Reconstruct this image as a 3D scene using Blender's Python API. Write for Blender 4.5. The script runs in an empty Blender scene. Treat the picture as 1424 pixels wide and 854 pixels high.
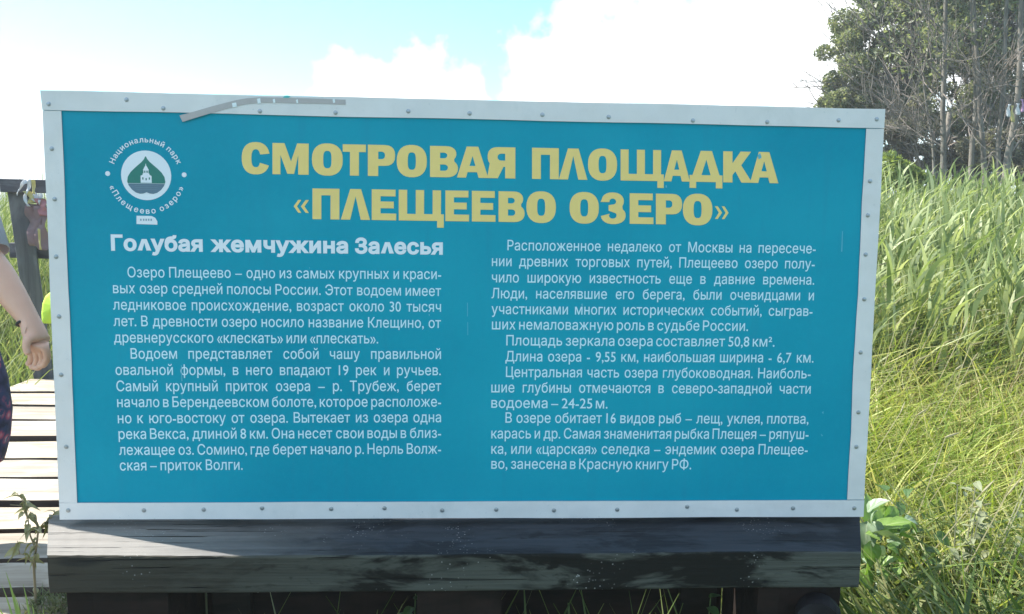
import bpy, math, random
import numpy as np
from mathutils import Vector, Matrix
from mathutils.geometry import tessellate_polygon, delaunay_2d_cdt
rnd = random.Random(7)
S = bpy.context.scene
C = S.collection

# ------------------------------------------------------------------ camera
FPX = 1150.0
A = np.array([[0.99870921, 0.00847516, 0.05008085],
              [-0.04849612, -0.13403429, 0.98978934],
              [0.01510117, -0.99094045, -0.13345027]])
CAM = np.array([0.0, 0.0, 1.5])
cd = bpy.data.cameras.new('camera')
cam = bpy.data.objects.new('camera', cd)
C.objects.link(cam)
r_, u_, b_ = A[:, 0], -A[:, 1], -A[:, 2]
cam.matrix_world = Matrix(((r_[0], u_[0], b_[0], CAM[0]), (r_[1], u_[1], b_[1], CAM[1]),
                           (r_[2], u_[2], b_[2], CAM[2]), (0, 0, 0, 1)))
cd.sensor_width = 36
cd.lens = 36 * FPX / 1424
cd.clip_start = 0.05
cd.clip_end = 3000
S.camera = cam

def ray(px, py):
    return A @ np.array([(px - 712) / FPX, (py - 427) / FPX, 1.0])
def at_y(px, py, Y):
    d = ray(px, py)
    return CAM + d * (Y / d[1])
def at_z(px, py, z):
    d = ray(px, py)
    return CAM + d * ((z - CAM[2]) / d[2])

# ------------------------------------------------------------------ light
SUN_EL, SUN_BEHIND = 47.0, 21.0
sd = Vector((-math.cos(math.radians(SUN_BEHIND)) * math.cos(math.radians(SUN_EL)),
             math.sin(math.radians(SUN_BEHIND)) * math.cos(math.radians(SUN_EL)),
             math.sin(math.radians(SUN_EL))))
S.view_settings.view_transform = 'Standard'
S.view_settings.look = 'None'
S.view_settings.gamma = 1
S.view_settings.exposure = 1.36
sl = bpy.data.lights.new('sun', 'SUN')
sl.energy = 4.9
sl.angle = math.radians(0.53)
sl.color = (1.0, 0.95, 0.86)
sun = bpy.data.objects.new('sun', sl)
sun.rotation_euler = sd.to_track_quat('Z', 'Y').to_euler()
C.objects.link(sun)

W = bpy.data.worlds.new('World')
S.world = W
W.use_nodes = True
nt = W.node_tree
N, L = nt.nodes, nt.links
N.clear()
def wn(t, **k):
    n = N.new(t)
    for a, v in k.items():
        setattr(n, a, v)
    return n
out = wn('ShaderNodeOutputWorld')
bg = wn('ShaderNodeBackground')
bg.inputs['Strength'].default_value = 0.12
L.new(bg.outputs[0], out.inputs[0])
sky = wn('ShaderNodeTexSky', sky_type='NISHITA')
sky.sun_disc = False
sky.sun_elevation = math.radians(SUN_EL)
sky.sun_rotation = math.atan2(sd.x, sd.y)
sky.air_density = 1.0
sky.dust_density = 0.4
sky.ozone_density = 0.6
tc = wn('ShaderNodeTexCoord')
def math_n(op, a, b=None, c=None, clamp=False):
    n = wn('ShaderNodeMath', operation=op, use_clamp=clamp)
    for i, v in enumerate((a, b, c)):
        if v is None: continue
        if isinstance(v, (int, float)): n.inputs[i].default_value = v
        else: L.new(v, n.inputs[i])
    return n.outputs[0]
nz = wn('ShaderNodeTexNoise', noise_dimensions='3D')
nz.inputs['Scale'].default_value = 17
nz.inputs['Detail'].default_value = 7
nz.inputs['Roughness'].default_value = 0.56
L.new(tc.outputs['Generated'], nz.inputs['Vector'])
nz2 = wn('ShaderNodeTexNoise', noise_dimensions='3D')
nz2.inputs['Scale'].default_value = 3.1
nz2.inputs['Detail'].default_value = 8
nz2.inputs['Roughness'].default_value = 0.6
L.new(tc.outputs['Generated'], nz2.inputs['Vector'])
# cumulus heads: direction and angular radius
blobs = [((1045, 75), 0.105), ((950, 95), 0.09), ((855, 95), 0.085), ((760, 125), 0.075), ((1150, 40), 0.11),
         ((560, 150), 0.065), ((500, 135), 0.05), ((640, 150), 0.05), ((1260, 60), 0.13),
         ((880, 48), 0.045), ((800, 55), 0.04), ((-20, 190), 0.06), ((-190, 150), 0.09), ((200, 195), 0.05)]
acc = None
for (px, py), r in blobs:
    d = ray(px, py)
    d = d / np.linalg.norm(d)
    v = wn('ShaderNodeVectorMath', operation='DISTANCE')
    L.new(tc.outputs['Generated'], v.inputs[0])
    v.inputs[1].default_value = tuple(d)
    s = math_n('MULTIPLY_ADD', v.outputs['Value'], -1.0 / r, 1.0)
    acc = s if acc is None else math_n('MAXIMUM', acc, s)
acc = math_n('MAXIMUM', acc, -0.8)
nn = math_n('MULTIPLY_ADD', nz.outputs['Fac'], 2.6, -1.3)
c1 = math_n('ADD', acc, nn)
c1 = math_n('MULTIPLY_ADD', c1, 1.7, 0.38, clamp=True)
# broad clouds elsewhere in the sky
c2 = math_n('MULTIPLY_ADD', nz2.outputs['Fac'], 7.0, -3.25, clamp=True)
sep = wn('ShaderNodeSeparateXYZ')
L.new(tc.outputs['Generated'], sep.inputs[0])
el_m = math_n('MULTIPLY_ADD', sep.outputs['Z'], 7.0, -1.9, clamp=True)
c2 = math_n('MULTIPLY', c2, el_m)
cl = math_n('MAXIMUM', c1, c2, clamp=True)
# pale haze low over the horizon
hz = math_n('MULTIPLY_ADD', math_n('ABSOLUTE', sep.outputs['Z']), -7.2, 1.0, clamp=True)
hz = math_n('POWER', hz, 1.6)
m1 = wn('ShaderNodeMix', data_type='RGBA')
L.new(hz, m1.inputs[0])
gm = wn('ShaderNodeMix', data_type='RGBA', blend_type='MULTIPLY')
gm.inputs[0].default_value = 1.0
gm.inputs[7].default_value = (.55, .93, .98, 1)
L.new(sky.outputs[0], gm.inputs[6])
L.new(gm.outputs[2], m1.inputs[6])
m1.inputs[7].default_value = (3.3, 4.1, 4.3, 1)
m2 = wn('ShaderNodeMix', data_type='RGBA')
L.new(cl, m2.inputs[0])
L.new(m1.outputs[2], m2.inputs[6])
m2.inputs[7].default_value = (6.0, 6.1, 6.1, 1)
L.new(m2.outputs[2], bg.inputs['Color'])

# ------------------------------------------------------------------ helpers
def lin(r, g, b):
    f = lambda c: (c / 255 / 12.92) if c / 255 <= 0.04045 else ((c / 255 + 0.055) / 1.055) ** 2.4
    return (f(r), f(g), f(b), 1)
def tag(o, label=None, cat=None, group=None, kind=None):
    if label: o['label'] = label
    if cat: o['category'] = cat
    if group: o['group'] = group
    if kind: o['kind'] = kind
    return o
def empty(name, loc, label, cat, group=None, kind=None):
    o = bpy.data.objects.new(name, None)
    o.empty_display_size = 0.1
    o.location = Vector(loc)
    C.objects.link(o)
    return tag(o, label, cat, group, kind)
def link(name, me, parent=None, loc=None):
    o = bpy.data.objects.new(name, me)
    C.objects.link(o)
    if loc is not None: o.location = Vector(loc)
    if parent is not None:
        o.parent = parent
        w = Vector((0, 0, 0)); p = parent
        while p is not None:
            w = w + p.location + (p.matrix_parent_inverse.translation if p.parent else Vector((0, 0, 0))); p = p.parent
        o.matrix_parent_inverse = Matrix.Translation(-w)
    return o
class G:
    """collects world-space geometry for one mesh"""
    def __init__(s): s.v = []; s.f = []; s.m = []
    def add(s, vs, fs, mi=0):
        b = len(s.v)
        s.v += [tuple(map(float, p)) for p in vs]
        s.f += [tuple(b + i for i in f) for f in fs]
        s.m += [mi] * len(fs)
    def box(s, a, b, mi=0, jit=0.0):
        (x0, y0, z0), (x1, y1, z1) = a, b
        j = lambda: rnd.uniform(-jit, jit)
        vs = [(x + j(), y + j(), z + j()) for z in (z0, z1) for x, y in ((x0, y0), (x1, y0), (x1, y1), (x0, y1))]
        s.add(vs, [(0, 3, 2, 1), (4, 5, 6, 7), (0, 1, 5, 4), (1, 2, 6, 5), (2, 3, 7, 6), (3, 0, 4, 7)], mi)
    def tube(s, pts, rad, n=6, mi=0, cap=True):
        pts = [Vector(p) for p in pts]
        if isinstance(rad, (int, float)): rad = [rad] * len(pts)
        rings = []; up = None
        for i, p in enumerate(pts):
            d = (pts[min(i + 1, len(pts) - 1)] - pts[max(i - 1, 0)]).normalized()
            if up is None:
                up = d.orthogonal().normalized()
            up = (up - d * up.dot(d))
            up = up.normalized() if up.length > 1e-6 else d.orthogonal().normalized()
            sd_ = d.cross(up)
            rings.append([p + (up * math.cos(2 * math.pi * k / n) + sd_ * math.sin(2 * math.pi * k / n)) * rad[i] for k in range(n)])
        vs = [q for r in rings for q in r]
        fs = []
        for i in range(len(pts) - 1):
            for k in range(n):
                a = i * n + k; b = i * n + (k + 1) % n
                fs.append((a, b, b + n, a + n))
        if cap:
            fs.append(tuple(reversed(range(n))))
            fs.append(tuple((len(pts) - 1) * n + k for k in range(n)))
        s.add(vs, fs, mi)
    def build(s, name, mats, parent=None, smooth=False, loc=None):
        me = bpy.data.meshes.new(name)
        me.from_pydata(s.v, [], s.f)
        if not isinstance(mats, (list, tuple)): mats = [mats]
        for m in mats: me.materials.append(m)
        if len(mats) > 1: me.polygons.foreach_set('material_index', s.m)
        if smooth: me.polygons.foreach_set('use_smooth', [True] * len(me.polygons))
        me.update()
        if loc is not None:
            me.transform(Matrix.Translation(-Vector(loc)))
        return link(name, me, parent, loc)
def bevel(o, w=0.004, seg=2):
    m = o.modifiers.new('bevel', 'BEVEL'); m.width = w; m.segments = seg; m.limit_method = 'ANGLE'
    return o
def fast_mesh(name, V, F, mat, parent=None, smooth=False):
    """V (n,3), F (m,4) or (m,3) numpy"""
    me = bpy.data.meshes.new(name)
    k = F.shape[1]
    me.vertices.add(len(V)); me.vertices.foreach_set('co', V.astype(np.float32).ravel())
    me.loops.add(F.size); me.loops.foreach_set('vertex_index', F.astype(np.int32).ravel())
    me.polygons.add(len(F)); me.polygons.foreach_set('loop_start', np.arange(0, F.size, k, dtype=np.int32))
    if smooth: me.polygons.foreach_set('use_smooth', np.ones(len(F), dtype=bool))
    for m in (mat if isinstance(mat, (list, tuple)) else [mat]): me.materials.append(m)
    me.update(calc_edges=True); me.validate()
    return link(name, me, parent)

# ------------------------------------------------------------------ materials
class M:
    def __init__(s, name):
        s.m = bpy.data.materials.new(name); s.m.use_nodes = True
        s.t = s.m.node_tree; s.N = s.t.nodes; s.L = s.t.links
        s.p = s.N['Principled BSDF']; s.o = s.N['Material Output']
    def n(s, t, ins=None, **k):
        n = s.N.new(t)
        for a, v in k.items(): setattr(n, a, v)
        for a, v in (ins or {}).items():
            if hasattr(v, 'is_output'): s.L.new(v, n.inputs[a])
            else: n.inputs[a].default_value = v
        return n
    def coord(s, scale=(1, 1, 1), kind='Object', loc=(0, 0, 0)):
        t = s.n('ShaderNodeTexCoord')
        mp = s.n('ShaderNodeMapping', {'Vector': t.outputs[kind], 'Scale': scale, 'Location': loc})
        return mp.outputs[0]
    def noise(s, vec, scale, detail=4, rough=.5, dist=0):
        return s.n('ShaderNodeTexNoise', {'Vector': vec, 'Scale': scale, 'Detail': detail, 'Roughness': rough, 'Distortion': dist}).outputs['Fac']
    def ramp(s, fac, stops, interp='LINEAR'):
        r = s.n('ShaderNodeValToRGB', {'Fac': fac})
        cr = r.color_ramp; cr.interpolation = interp
        while len(cr.elements) < len(stops): cr.elements.new(0.5)
        for e, (p, c) in zip(cr.elements, stops):
            e.position = p; e.color = c if len(c) == 4 else (*c, 1)
        return r.outputs[0]
    def mix(s, fac, a, b, mode='MIX'):
        n = s.n('ShaderNodeMix', data_type='RGBA', blend_type=mode)
        for i, v in ((0, fac), (6, a), (7, b)):
            if hasattr(v, 'is_output'): s.L.new(v, n.inputs[i])
            else: n.inputs[i].default_value = v if not (isinstance(v, tuple) and len(v) == 3) else (*v, 1)
        return n.outputs[2]
    def bump(s, h, strength=.3, dist=.01):
        b = s.n('ShaderNodeBump', {'Height': h, 'Strength': strength, 'Distance': dist})
        s.L.new(b.outputs[0], s.p.inputs['Normal']); return b
    def col(s, c):
        if hasattr(c, 'is_output'): s.L.new(c, s.p.inputs['Base Color'])
        else: s.p.inputs['Base Color'].default_value = c if len(c) == 4 else (*c, 1)
        return s
    def rough(s, v):
        if hasattr(v, 'is_output'): s.L.new(v, s.p.inputs['Roughness'])
        else: s.p.inputs['Roughness'].default_value = v
        return s
    def translucent(s, c, amt):
        tr = s.n('ShaderNodeBsdfTranslucent')
        if hasattr(c, 'is_output'): s.L.new(c, tr.inputs[0])
        else: tr.inputs[0].default_value = c
        mx = s.n('ShaderNodeMixShader', {0: amt})
        s.L.new(s.p.outputs[0], mx.inputs[1]); s.L.new(tr.outputs[0], mx.inputs[2])
        s.L.new(mx.outputs[0], s.o.inputs[0]); return s
def plain(name, c, rough=.6, nz=0.0, scale=20, spec=None):
    m = M(name)
    if nz:
        n = m.noise(m.coord(), scale, 4, .6)
        m.col(m.mix(n, tuple(x * (1 - nz) for x in c[:3]), tuple(min(1, x * (1 + nz)) for x in c[:3])))
    else: m.col(c)
    m.rough(rough)
    if spec is not None: m.p.inputs['Specular IOR Level'].default_value = spec
    return m.m

def leafmat(name, stops, trans=.4, rough=.5, boost=1.6):
    m = M(name)
    g = m.n('ShaderNodeNewGeometry')
    n = m.noise(m.coord(), 1.3, 3, .6)
    f = m.n('ShaderNodeMath', {0: g.outputs['Random Per Island'], 1: 0.65}, operation='MULTIPLY').outputs[0]
    f = m.n('ShaderNodeMath', {0: n, 1: 0.6, 2: f}, operation='MULTIPLY_ADD').outputs[0]
    f = m.n('ShaderNodeMath', {0: f, 1: -0.12}, operation='ADD').outputs[0]
    c = m.ramp(f, stops)
    m.col(c).rough(rough)
    m.p.inputs['Specular IOR Level'].default_value = 0.35
    tcol = m.mix(1.0, c, (boost, boost * 1.02, boost * .55, 1), 'MULTIPLY')
    m.translucent(tcol, trans)
    return m.m

def wood(name, base, dark, pale, stains=.5, gscale=1.0, axis=0, moss=0.0, specks=False, rough=.85, gaps=None):
    m = M(name)
    sc = [38 * gscale] * 3; sc[axis] = 1.6 * gscale
    v = m.coord(tuple(sc))
    gr = m.noise(v, 1.0, 6, .65, .4)
    sc2 = [9.0] * 3; sc2[axis] = 3.0
    v2 = m.coord(tuple(sc2))
    st = m.noise(v2, 1.0, 5, .6, .3)
    c = m.mix(m.ramp(gr, [(.3, (0, 0, 0)), (.68, (1, 1, 1))]), dark, base)
    c = m.mix(m.ramp(st, [(.52 - stains * .1, (0, 0, 0)), (.62, (1, 1, 1))]), c, pale)
    if moss:
        st2 = m.noise(m.coord((5, 5, 14), loc=(3, 1, 7)), 1.0, 6, .65, .6)
        c = m.mix(m.ramp(st2, [(.5 - moss * .15, (0, 0, 0)), (.6, (1, 1, 1))]), c, (.014, .017, .011))
    if specks:
        vo = m.n('ShaderNodeTexVoronoi', {'Vector': m.coord((1, 1, 1)), 'Scale': 75.0, 'Randomness': 1.0})
        patch = m.noise(m.coord((1, 1, 1), loc=(9, 2, 5)), 6.0, 3, .5)
        a = m.ramp(vo.outputs['Distance'], [(.13, (1, 1, 1)), (.2, (0, 0, 0))])
        b = m.ramp(patch, [(.55, (0, 0, 0)), (.66, (1, 1, 1))])
        ab = m.mix(1.0, a, b, 'MULTIPLY')
        c = m.mix(ab, c, (.5, .5, .48))
    m.col(c).rough(rough)
    m.p.inputs['Specular IOR Level'].default_value = .25
    m.bump(gr, .5, .004)
    return m.m

# ------------------------------------------------------------------ ground and setting
gm_ = M('meadow_soil')
gc = gm_.noise(gm_.coord(), .8, 6, .6)
gm_.col(gm_.ramp(gc, [(.3, (.030, .034, .014)), (.6, (.06, .075, .025)), (.8, (.10, .10, .05))])).rough(.95)
gx = np.concatenate([np.linspace(-800, -30, 12), np.linspace(-24, 24, 49), np.linspace(30, 800, 12)])
GX, GY = np.meshgrid(gx, gx, indexing='ij')
def ground_h(x, y):
    return 0.05 * np.sin(x * .7 + 1) * np.sin(y * .5) * np.exp(-(x * x + y * y) / 900)
GZ = ground_h(GX, GY)
V = np.stack([GX, GY, GZ], -1).reshape(-1, 3)
n_ = len(gx)
idx = np.arange(n_ * n_).reshape(n_, n_)
F = np.stack([idx[:-1, :-1], idx[1:, :-1], idx[1:, 1:], idx[:-1, 1:]], -1).reshape(-1, 4)
tag(fast_mesh('ground', V, F, gm_.m, smooth=True), 'meadow soil stretching to the horizon', kind='structure')

# ------------------------------------------------------------------ boardwalk
DECK = 0.45
plank_m = []
for i, (b, d, p) in enumerate([((.43, .37, .295), (.24, .195, .15), (.48, .425, .35)), ((.46, .39, .30), (.26, .205, .15), (.50, .44, .355)), ((.38, .335, .28), (.21, .18, .145), (.42, .375, .32))]):
    plank_m.append(wood('sun_bleached_plank_%d' % i, b, d, p, .3, .8, 0))
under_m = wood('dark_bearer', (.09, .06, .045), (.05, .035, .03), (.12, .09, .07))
bw = empty('boardwalk', (-1.7, 3.0, 0), 'pale wooden boardwalk of crosswise planks beside the sign', None, kind='structure')
edges = [4.64, 4.285, 4.02, 3.75, 3.475, 3.20, 2.965, 2.725, 2.50, 2.27, 2.085, 1.86, 1.62, 1.38, 1.14]
for i in range(len(edges) - 1):
    y1, y0 = edges[i], edges[i + 1]
    g = G()
    xl = -2.38 + rnd.uniform(-.05, .05) - (0.05 if i == 0 else 0)
    xr = -0.985 + rnd.uniform(-.02, .008)
    nx = 14
    dz = rnd.uniform(-.004, .004); tl = rnd.uniform(-.006, .006)
    gap = rnd.uniform(.034, .046)
    th = 0.024
    wob = [rnd.uniform(-.004, .004) for _ in range(nx + 1)]
    wob2 = [rnd.uniform(-.003, .003) for _ in range(nx + 1)]
    sk = rnd.uniform(-.008, .008)
    vs = []; fs = []; mi_ = []
    for k in range(nx + 1):
        t = k / nx; x = xl + (xr - xl) * t
        a = y0 + gap + wob[k] + sk * t; b = y1 + wob2[k] + sk * t
        z = DECK + dz + .002 * math.sin(6 * t + i)
        vs += [(x, a, z - th), (x, b, z - th + tl), (x, b, z + tl), (x, a + .003, z)]
    for k in range(nx):
        o = 4 * k
        for q in range(4):
            r = (q + 1) % 4
            fs.append((o + q, o + r, o + 4 + r, o + 4 + q)); mi_.append(0 if q == 2 else 1)  # all faces but the top dark: shade of the gaps put into the colour
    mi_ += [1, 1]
    fs += [(3, 2, 1, 0), (4 * nx, 4 * nx + 1, 4 * nx + 2, 4 * nx + 3)]
    g.add(vs, fs); g.m = mi_
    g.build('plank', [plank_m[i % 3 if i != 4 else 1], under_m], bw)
for x in (-2.2, -1.68, -1.12):
    g = G(); g.box((x - .04, 1.2, DECK - .15), (x + .04, 4.58, DECK - .029)); g.build('bearer', under_m, bw)
    for y in (1.4, 2.9, 4.4):
        g = G(); g.box((x - .055, y - .05, -.1), (x + .055, y + .05, DECK - .152)); g.build('leg', under_m, bw)

# railing at the far end
rail_m = wood('grey_railing_wood', (.13, .13, .14), (.08, .08, .09), (.18, .18, .185), .4, 1, 2)
rail_h = wood('grey_rail_wood', (.10, .095, .11), (.06, .06, .07), (.15, .145, .16), .4, 1, 0)
rl = empty('wooden_railing', (-2.4, 4.72, DECK), 'dark weathered railing with a leaning square post at the end of the boardwalk', 'railing')
def leaning_post(bx, tx, zt, y, name='post', zb=None):
    g = G(); hw = .048
    if zb is None: zb = -.1
    sk = (tx - bx) / (zt - DECK)
    vs = []
    for z in (zb, zt):
        cx = bx + sk * (z - DECK)
        vs += [(cx - hw, y - hw, z), (cx + hw, y - hw, z), (cx + hw, y + hw, z), (cx - hw, y + hw, z)]
    # turned a little so two faces show
    rot = math.radians(24)
    out_ = []
    for i, (x, yy, z) in enumerate(vs):
        cx = bx + sk * (z - DECK)
        dx, dy = x - cx, yy - y
        out_.append((cx + dx * math.cos(rot) - dy * math.sin(rot), y + dx * math.sin(rot) + dy * math.cos(rot), z))
    g.add(out_, [(0, 3, 2, 1), (4, 5, 6, 7), (0, 1, 5, 4), (1, 2, 6, 5), (2, 3, 7, 6), (3, 0, 4, 7)])
    return bevel(g.build(name, rail_m, rl), .004)
pb = at_y(61, 527, 4.72); pt = at_y(25, 266, 4.72)
leaning_post(pb[0], pt[0], pt[2] + .01, 4.72)
leaning_post(pb[0] + 1.75, pt[0] + 1.93, pt[2] - .02, 4.74)
leaning_post(pb[0] + 3.5, pt[0] + 3.62, pt[2] - .04, 4.76)
def rail(a, b, h, d, name):
    g = G(); (x0, y0, z0), (x1, y1, z1) = a, b
    vs = []
    for x, y, z in (a, b):
        vs += [(x, y - d, z - h), (x, y + d, z - h), (x, y + d, z + h), (x, y - d, z + h)]
    g.add(vs, [(3, 2, 1, 0), (4, 5, 6, 7), (0, 1, 5, 4), (1, 2, 6, 5), (2, 3, 7, 6), (3, 0, 4, 7)])
    return bevel(g.build(name, rail_h, rl), .004)
t0_ = at_y(9, 258, 4.70)
rail((t0_[0], 4.70, t0_[2]), (t0_[0] + 3.75, 4.74, t0_[2] - .05), .036, .07, 'top_rail')
m0 = at_y(14, 348, 4.80)
rail((m0[0], 4.805, m0[2]), (m0[0] + 3.7, 4.83, m0[2] - .06), .042, .018, 'mid_rail')

# ------------------------------------------------------------------ sign
LEAN = math.radians(2.0)
BC = CAM + np.array([0.00464779, 1.9961092, -0.28744336])
BU = np.array([1.0, 0, 0]); BV = np.array([0, math.sin(LEAN), math.cos(LEAN)]); BN = np.array([0, -math.cos(LEAN), math.sin(LEAN)])
def uv(px, py):
    d = ray(px, py)
    t = ((BC - CAM) @ BN) / (d @ BN)
    p = CAM + d * t - BC
    return np.array([p @ BU, p @ BV])
def bp(u, v, off=0.0):
    return BC + BU * u + BV * v + BN * off
sign = empty('information_board', (0, 2.0, 0.70), 'large teal information board with yellow heading and white printed text in a white frame', 'sign')

pm = M('teal_print')
tc_ = pm.coord()
n1 = pm.noise(tc_, 60, 4, .65); n2 = pm.noise(tc_, 2.2, 3, .5); n3 = pm.noise(tc_, 260, 2, .5)
c = pm.mix(n1, (0, .265, .385, 1), (0, .31, .44, 1))
c = pm.mix(pm.ramp(n2, [(.35, (0, 0, 0)), (.72, (.5, .5, .5))]), c, (.015, .41, .53, 1))
c = pm.mix(pm.ramp(n3, [(.55, (0, 0, 0)), (.8, (.22, .22, .22))]), c, (.03, .36, .47, 1))
stk = pm.noise(pm.coord((34, 34, 1.3)), 1.0, 4, .6)
c = pm.mix(pm.ramp(stk, [(.55, (0, 0, 0)), (.8, (.22, .22, .22))]), c, (.02, .23, .34, 1))
pm.col(c).rough(.42); pm.p.inputs['Specular IOR Level'].default_value = .12
pm.bump(pm.noise(tc_, 9, 2, .5), .06, .01)
wm = M('white_painted_strip')
tc_ = wm.coord()
c = wm.mix(wm.ramp(wm.noise(tc_, 7, 4, .6), [(.35, (0, 0, 0)), (.75, (1, 1, 1))]), (.785, .75, .735), (.70, .675, .665))
sp = wm.ramp(wm.noise(tc_, 130, 3, .6), [(.66, (0, 0, 0)), (.76, (.5, .5, .5))])
c = wm.mix(sp, c, (.45, .47, .5))
grm = wm.ramp(wm.noise(wm.coord((9, 9, 5)), 1.0, 5, .7), [(.56, (0, 0, 0)), (.75, (.35, .35, .35))])
c = wm.mix(grm, c, (.50, .51, .50))
wm.col(c).rough(.5); wm.bump(wm.noise(tc_, 14, 2, .5), .35, .012)
edge_m = plain('sheet_edge', (.33, .35, .38), .6, .2)
frame_wood = wood('frame_timber', (.20, .17, .13), (.13, .11, .09), (.28, .25, .20))

OUT = [uv(57, 126), uv(1230, 152), uv(1200, 718), uv(84, 722)]
INN = [uv(86, 154), uv(1204, 178), uv(1177, 695), uv(108, 699)]
def slab(name, poly, o0, o1, mat, parent, side=None):
    """extruded polygon in the board plane from offset o0 (back) to o1 (front)"""
    g = G(); n = len(poly)
    vs = [bp(u, v, o1) for u, v in poly] + [bp(u, v, o0) for u, v in poly]
    tri = tessellate_polygon([[Vector((u, v, 0)) for u, v in poly]])
    for t in tri:
        g.add([vs[i] for i in t], [(0, 1, 2)]); g.add([vs[i + n] for i in t], [(0, 2, 1)])
    for i in range(n):
        j = (i + 1) % n
        g.add([vs[i], vs[j], vs[j + n], vs[i + n]], [(0, 1, 2, 3)], 1 if side else 0)
    return g.build(name, [mat, side] if side else mat, parent)
inset = .004
pan = slab('panel', [(OUT[0][0] + inset, OUT[0][1] - inset), (OUT[1][0] - inset, OUT[1][1] - inset), (OUT[2][0] - inset, OUT[2][1] + inset), (OUT[3][0] + inset, OUT[3][1] + inset)], -.004, 0, pm.m, sign, edge_m)
def wavy(p, q, n, amp, seed):
    r = random.Random(seed); p = np.array(p); q = np.array(q)
    d = (q - p); nn_ = np.array([-d[1], d[0]]) / np.linalg.norm(d)
    ph = r.uniform(0, 6)
    return [tuple(p + d * i / n + nn_ * (amp * .6 * math.sin(ph + i * .9) + r.uniform(-amp, amp) * .5 if 0 < i < n else 0)) for i in range(n + 1)]
# top strip runs the full width, the side strips stop under it, the bottom strip runs between outer edges
ti_l = uv(60, 153.2); ti_r = uv(1228.5, 178.6)
top = wavy(OUT[0], OUT[1], 20, .0008, 1) + wavy(ti_r, ti_l, 24, .0009, 2)
slab('frame_strip', top, .0008, .0042, wm.m, sign, edge_m)
bl_in, br_in = uv(83.3, 699.0), uv(1201, 695.0)
bot = wavy(bl_in, br_in, 24, .0006, 3) + wavy(OUT[2], OUT[3], 20, .0008, 4)
slab('frame_strip', bot, .0008, .0038, wm.m, sign, edge_m)
lft = wavy(uv(60, 153.2 + .3), uv(83, 699.2 - .6), 14, .0009, 5) + wavy(INN[3], INN[0], 16, .0012, 6)
slab('frame_strip', [(u, min(v, ti_l[1] - .0012)) for u, v in lft], .0008, .0030, wm.m, sign, edge_m)
rgt = wavy(uv(1204, 179.2), uv(1177.5, 694.3), 16, .0016, 7) + wavy(uv(1201, 694.3), uv(1228.6, 179.2), 14, .0008, 8)
slab('frame_strip', rgt, .0008, .0030, wm.m, sign, edge_m)
# timber frame carrying the sheet
hw, hh = 0.985, 0.50
for a, b in (((-hw, .42), (hw, hh)), ((-hw, -.505), (hw, -.43)), ((-hw, -.429), (-hw + .07, .419)), ((hw - .07, -.429), (hw, .419)), ((-.04, -.429), (.04, .419))):
    slab('frame_batten', [(a[0], b[1]), (b[0], b[1]), (b[0], a[1]), (a[0], a[1])], -.052, -.0045, frame_wood, sign)
dark_post = wood('shade_dark_post', (.018, .013, .010), (.010, .008, .006), (.026, .02, .016))  # post colour darkened to blend into the shade under the bench
for sx in (-.62, .62):
    g = G(); g.box((sx - .05, 2.075, -.1), (sx + .05, 2.17, 1.62), 0); bevel(g.build('post', dark_post, sign), .004)

# screws: washer head with a small hex on it
sg = G()
for (r0, z0), (r1, z1) in (((.0066, 0), (.0063, .0012)), ((.0063, .0012), (.0044, .0017)), ((.0044, .0017), (.0040, .0042)), ((.0040, .0042), (.0001, .0048))):
    n = 10
    vs = [(r0 * math.cos(2 * math.pi * k / n), -z0, r0 * math.sin(2 * math.pi * k / n)) for k in range(n)] + [(r1 * math.cos(2 * math.pi * k / n), -z1, r1 * math.sin(2 * math.pi * k / n)) for k in range(n)]
    sg.add(vs, [(k, (k + 1) % n, n + (k + 1) % n, n + k) for k in range(n)])
mm = M('zinc_screw'); mm.col((.42, .43, .45)).rough(.38); mm.p.inputs['Metallic'].default_value = .75
scr_me = bpy.data.meshes.new('screw'); scr_me.from_pydata(sg.v, [], sg.f); scr_me.materials.append(mm.m)
SCREWS = [(69, 145), (177, 139), (228, 151), (362, 155), (467, 157), (568, 155), (653, 158), (754, 160), (846, 163), (963, 168), (1066, 170), (1165, 167.5), (1218, 166),
          (73, 207), (77, 277), (79, 357), (83, 440), (86, 521), (93, 621), (96, 709), (201, 709), (284, 708), (365, 706), (461, 707), (535, 706), (615, 709), (690, 708), (770, 709), (858, 708),
          (955, 704), (1024, 708), (1102, 706), (1187, 706), (1209, 252), (1206, 299.5), (1203, 354), (1201, 416), (1196, 490), (1193, 573), (1190, 621)]
for x, y in SCREWS:
    u, v = uv(x, y)
    o = link('screw', scr_me, sign)
    o.location = Vector(bp(u, v, .0030 if 180 < y < 690 else .0040)); o.rotation_euler = (-LEAN, rnd.uniform(0, 1), 0); o.scale = (.84, .7, .84)
    o.rotation_mode = 'XYZ'

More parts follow.
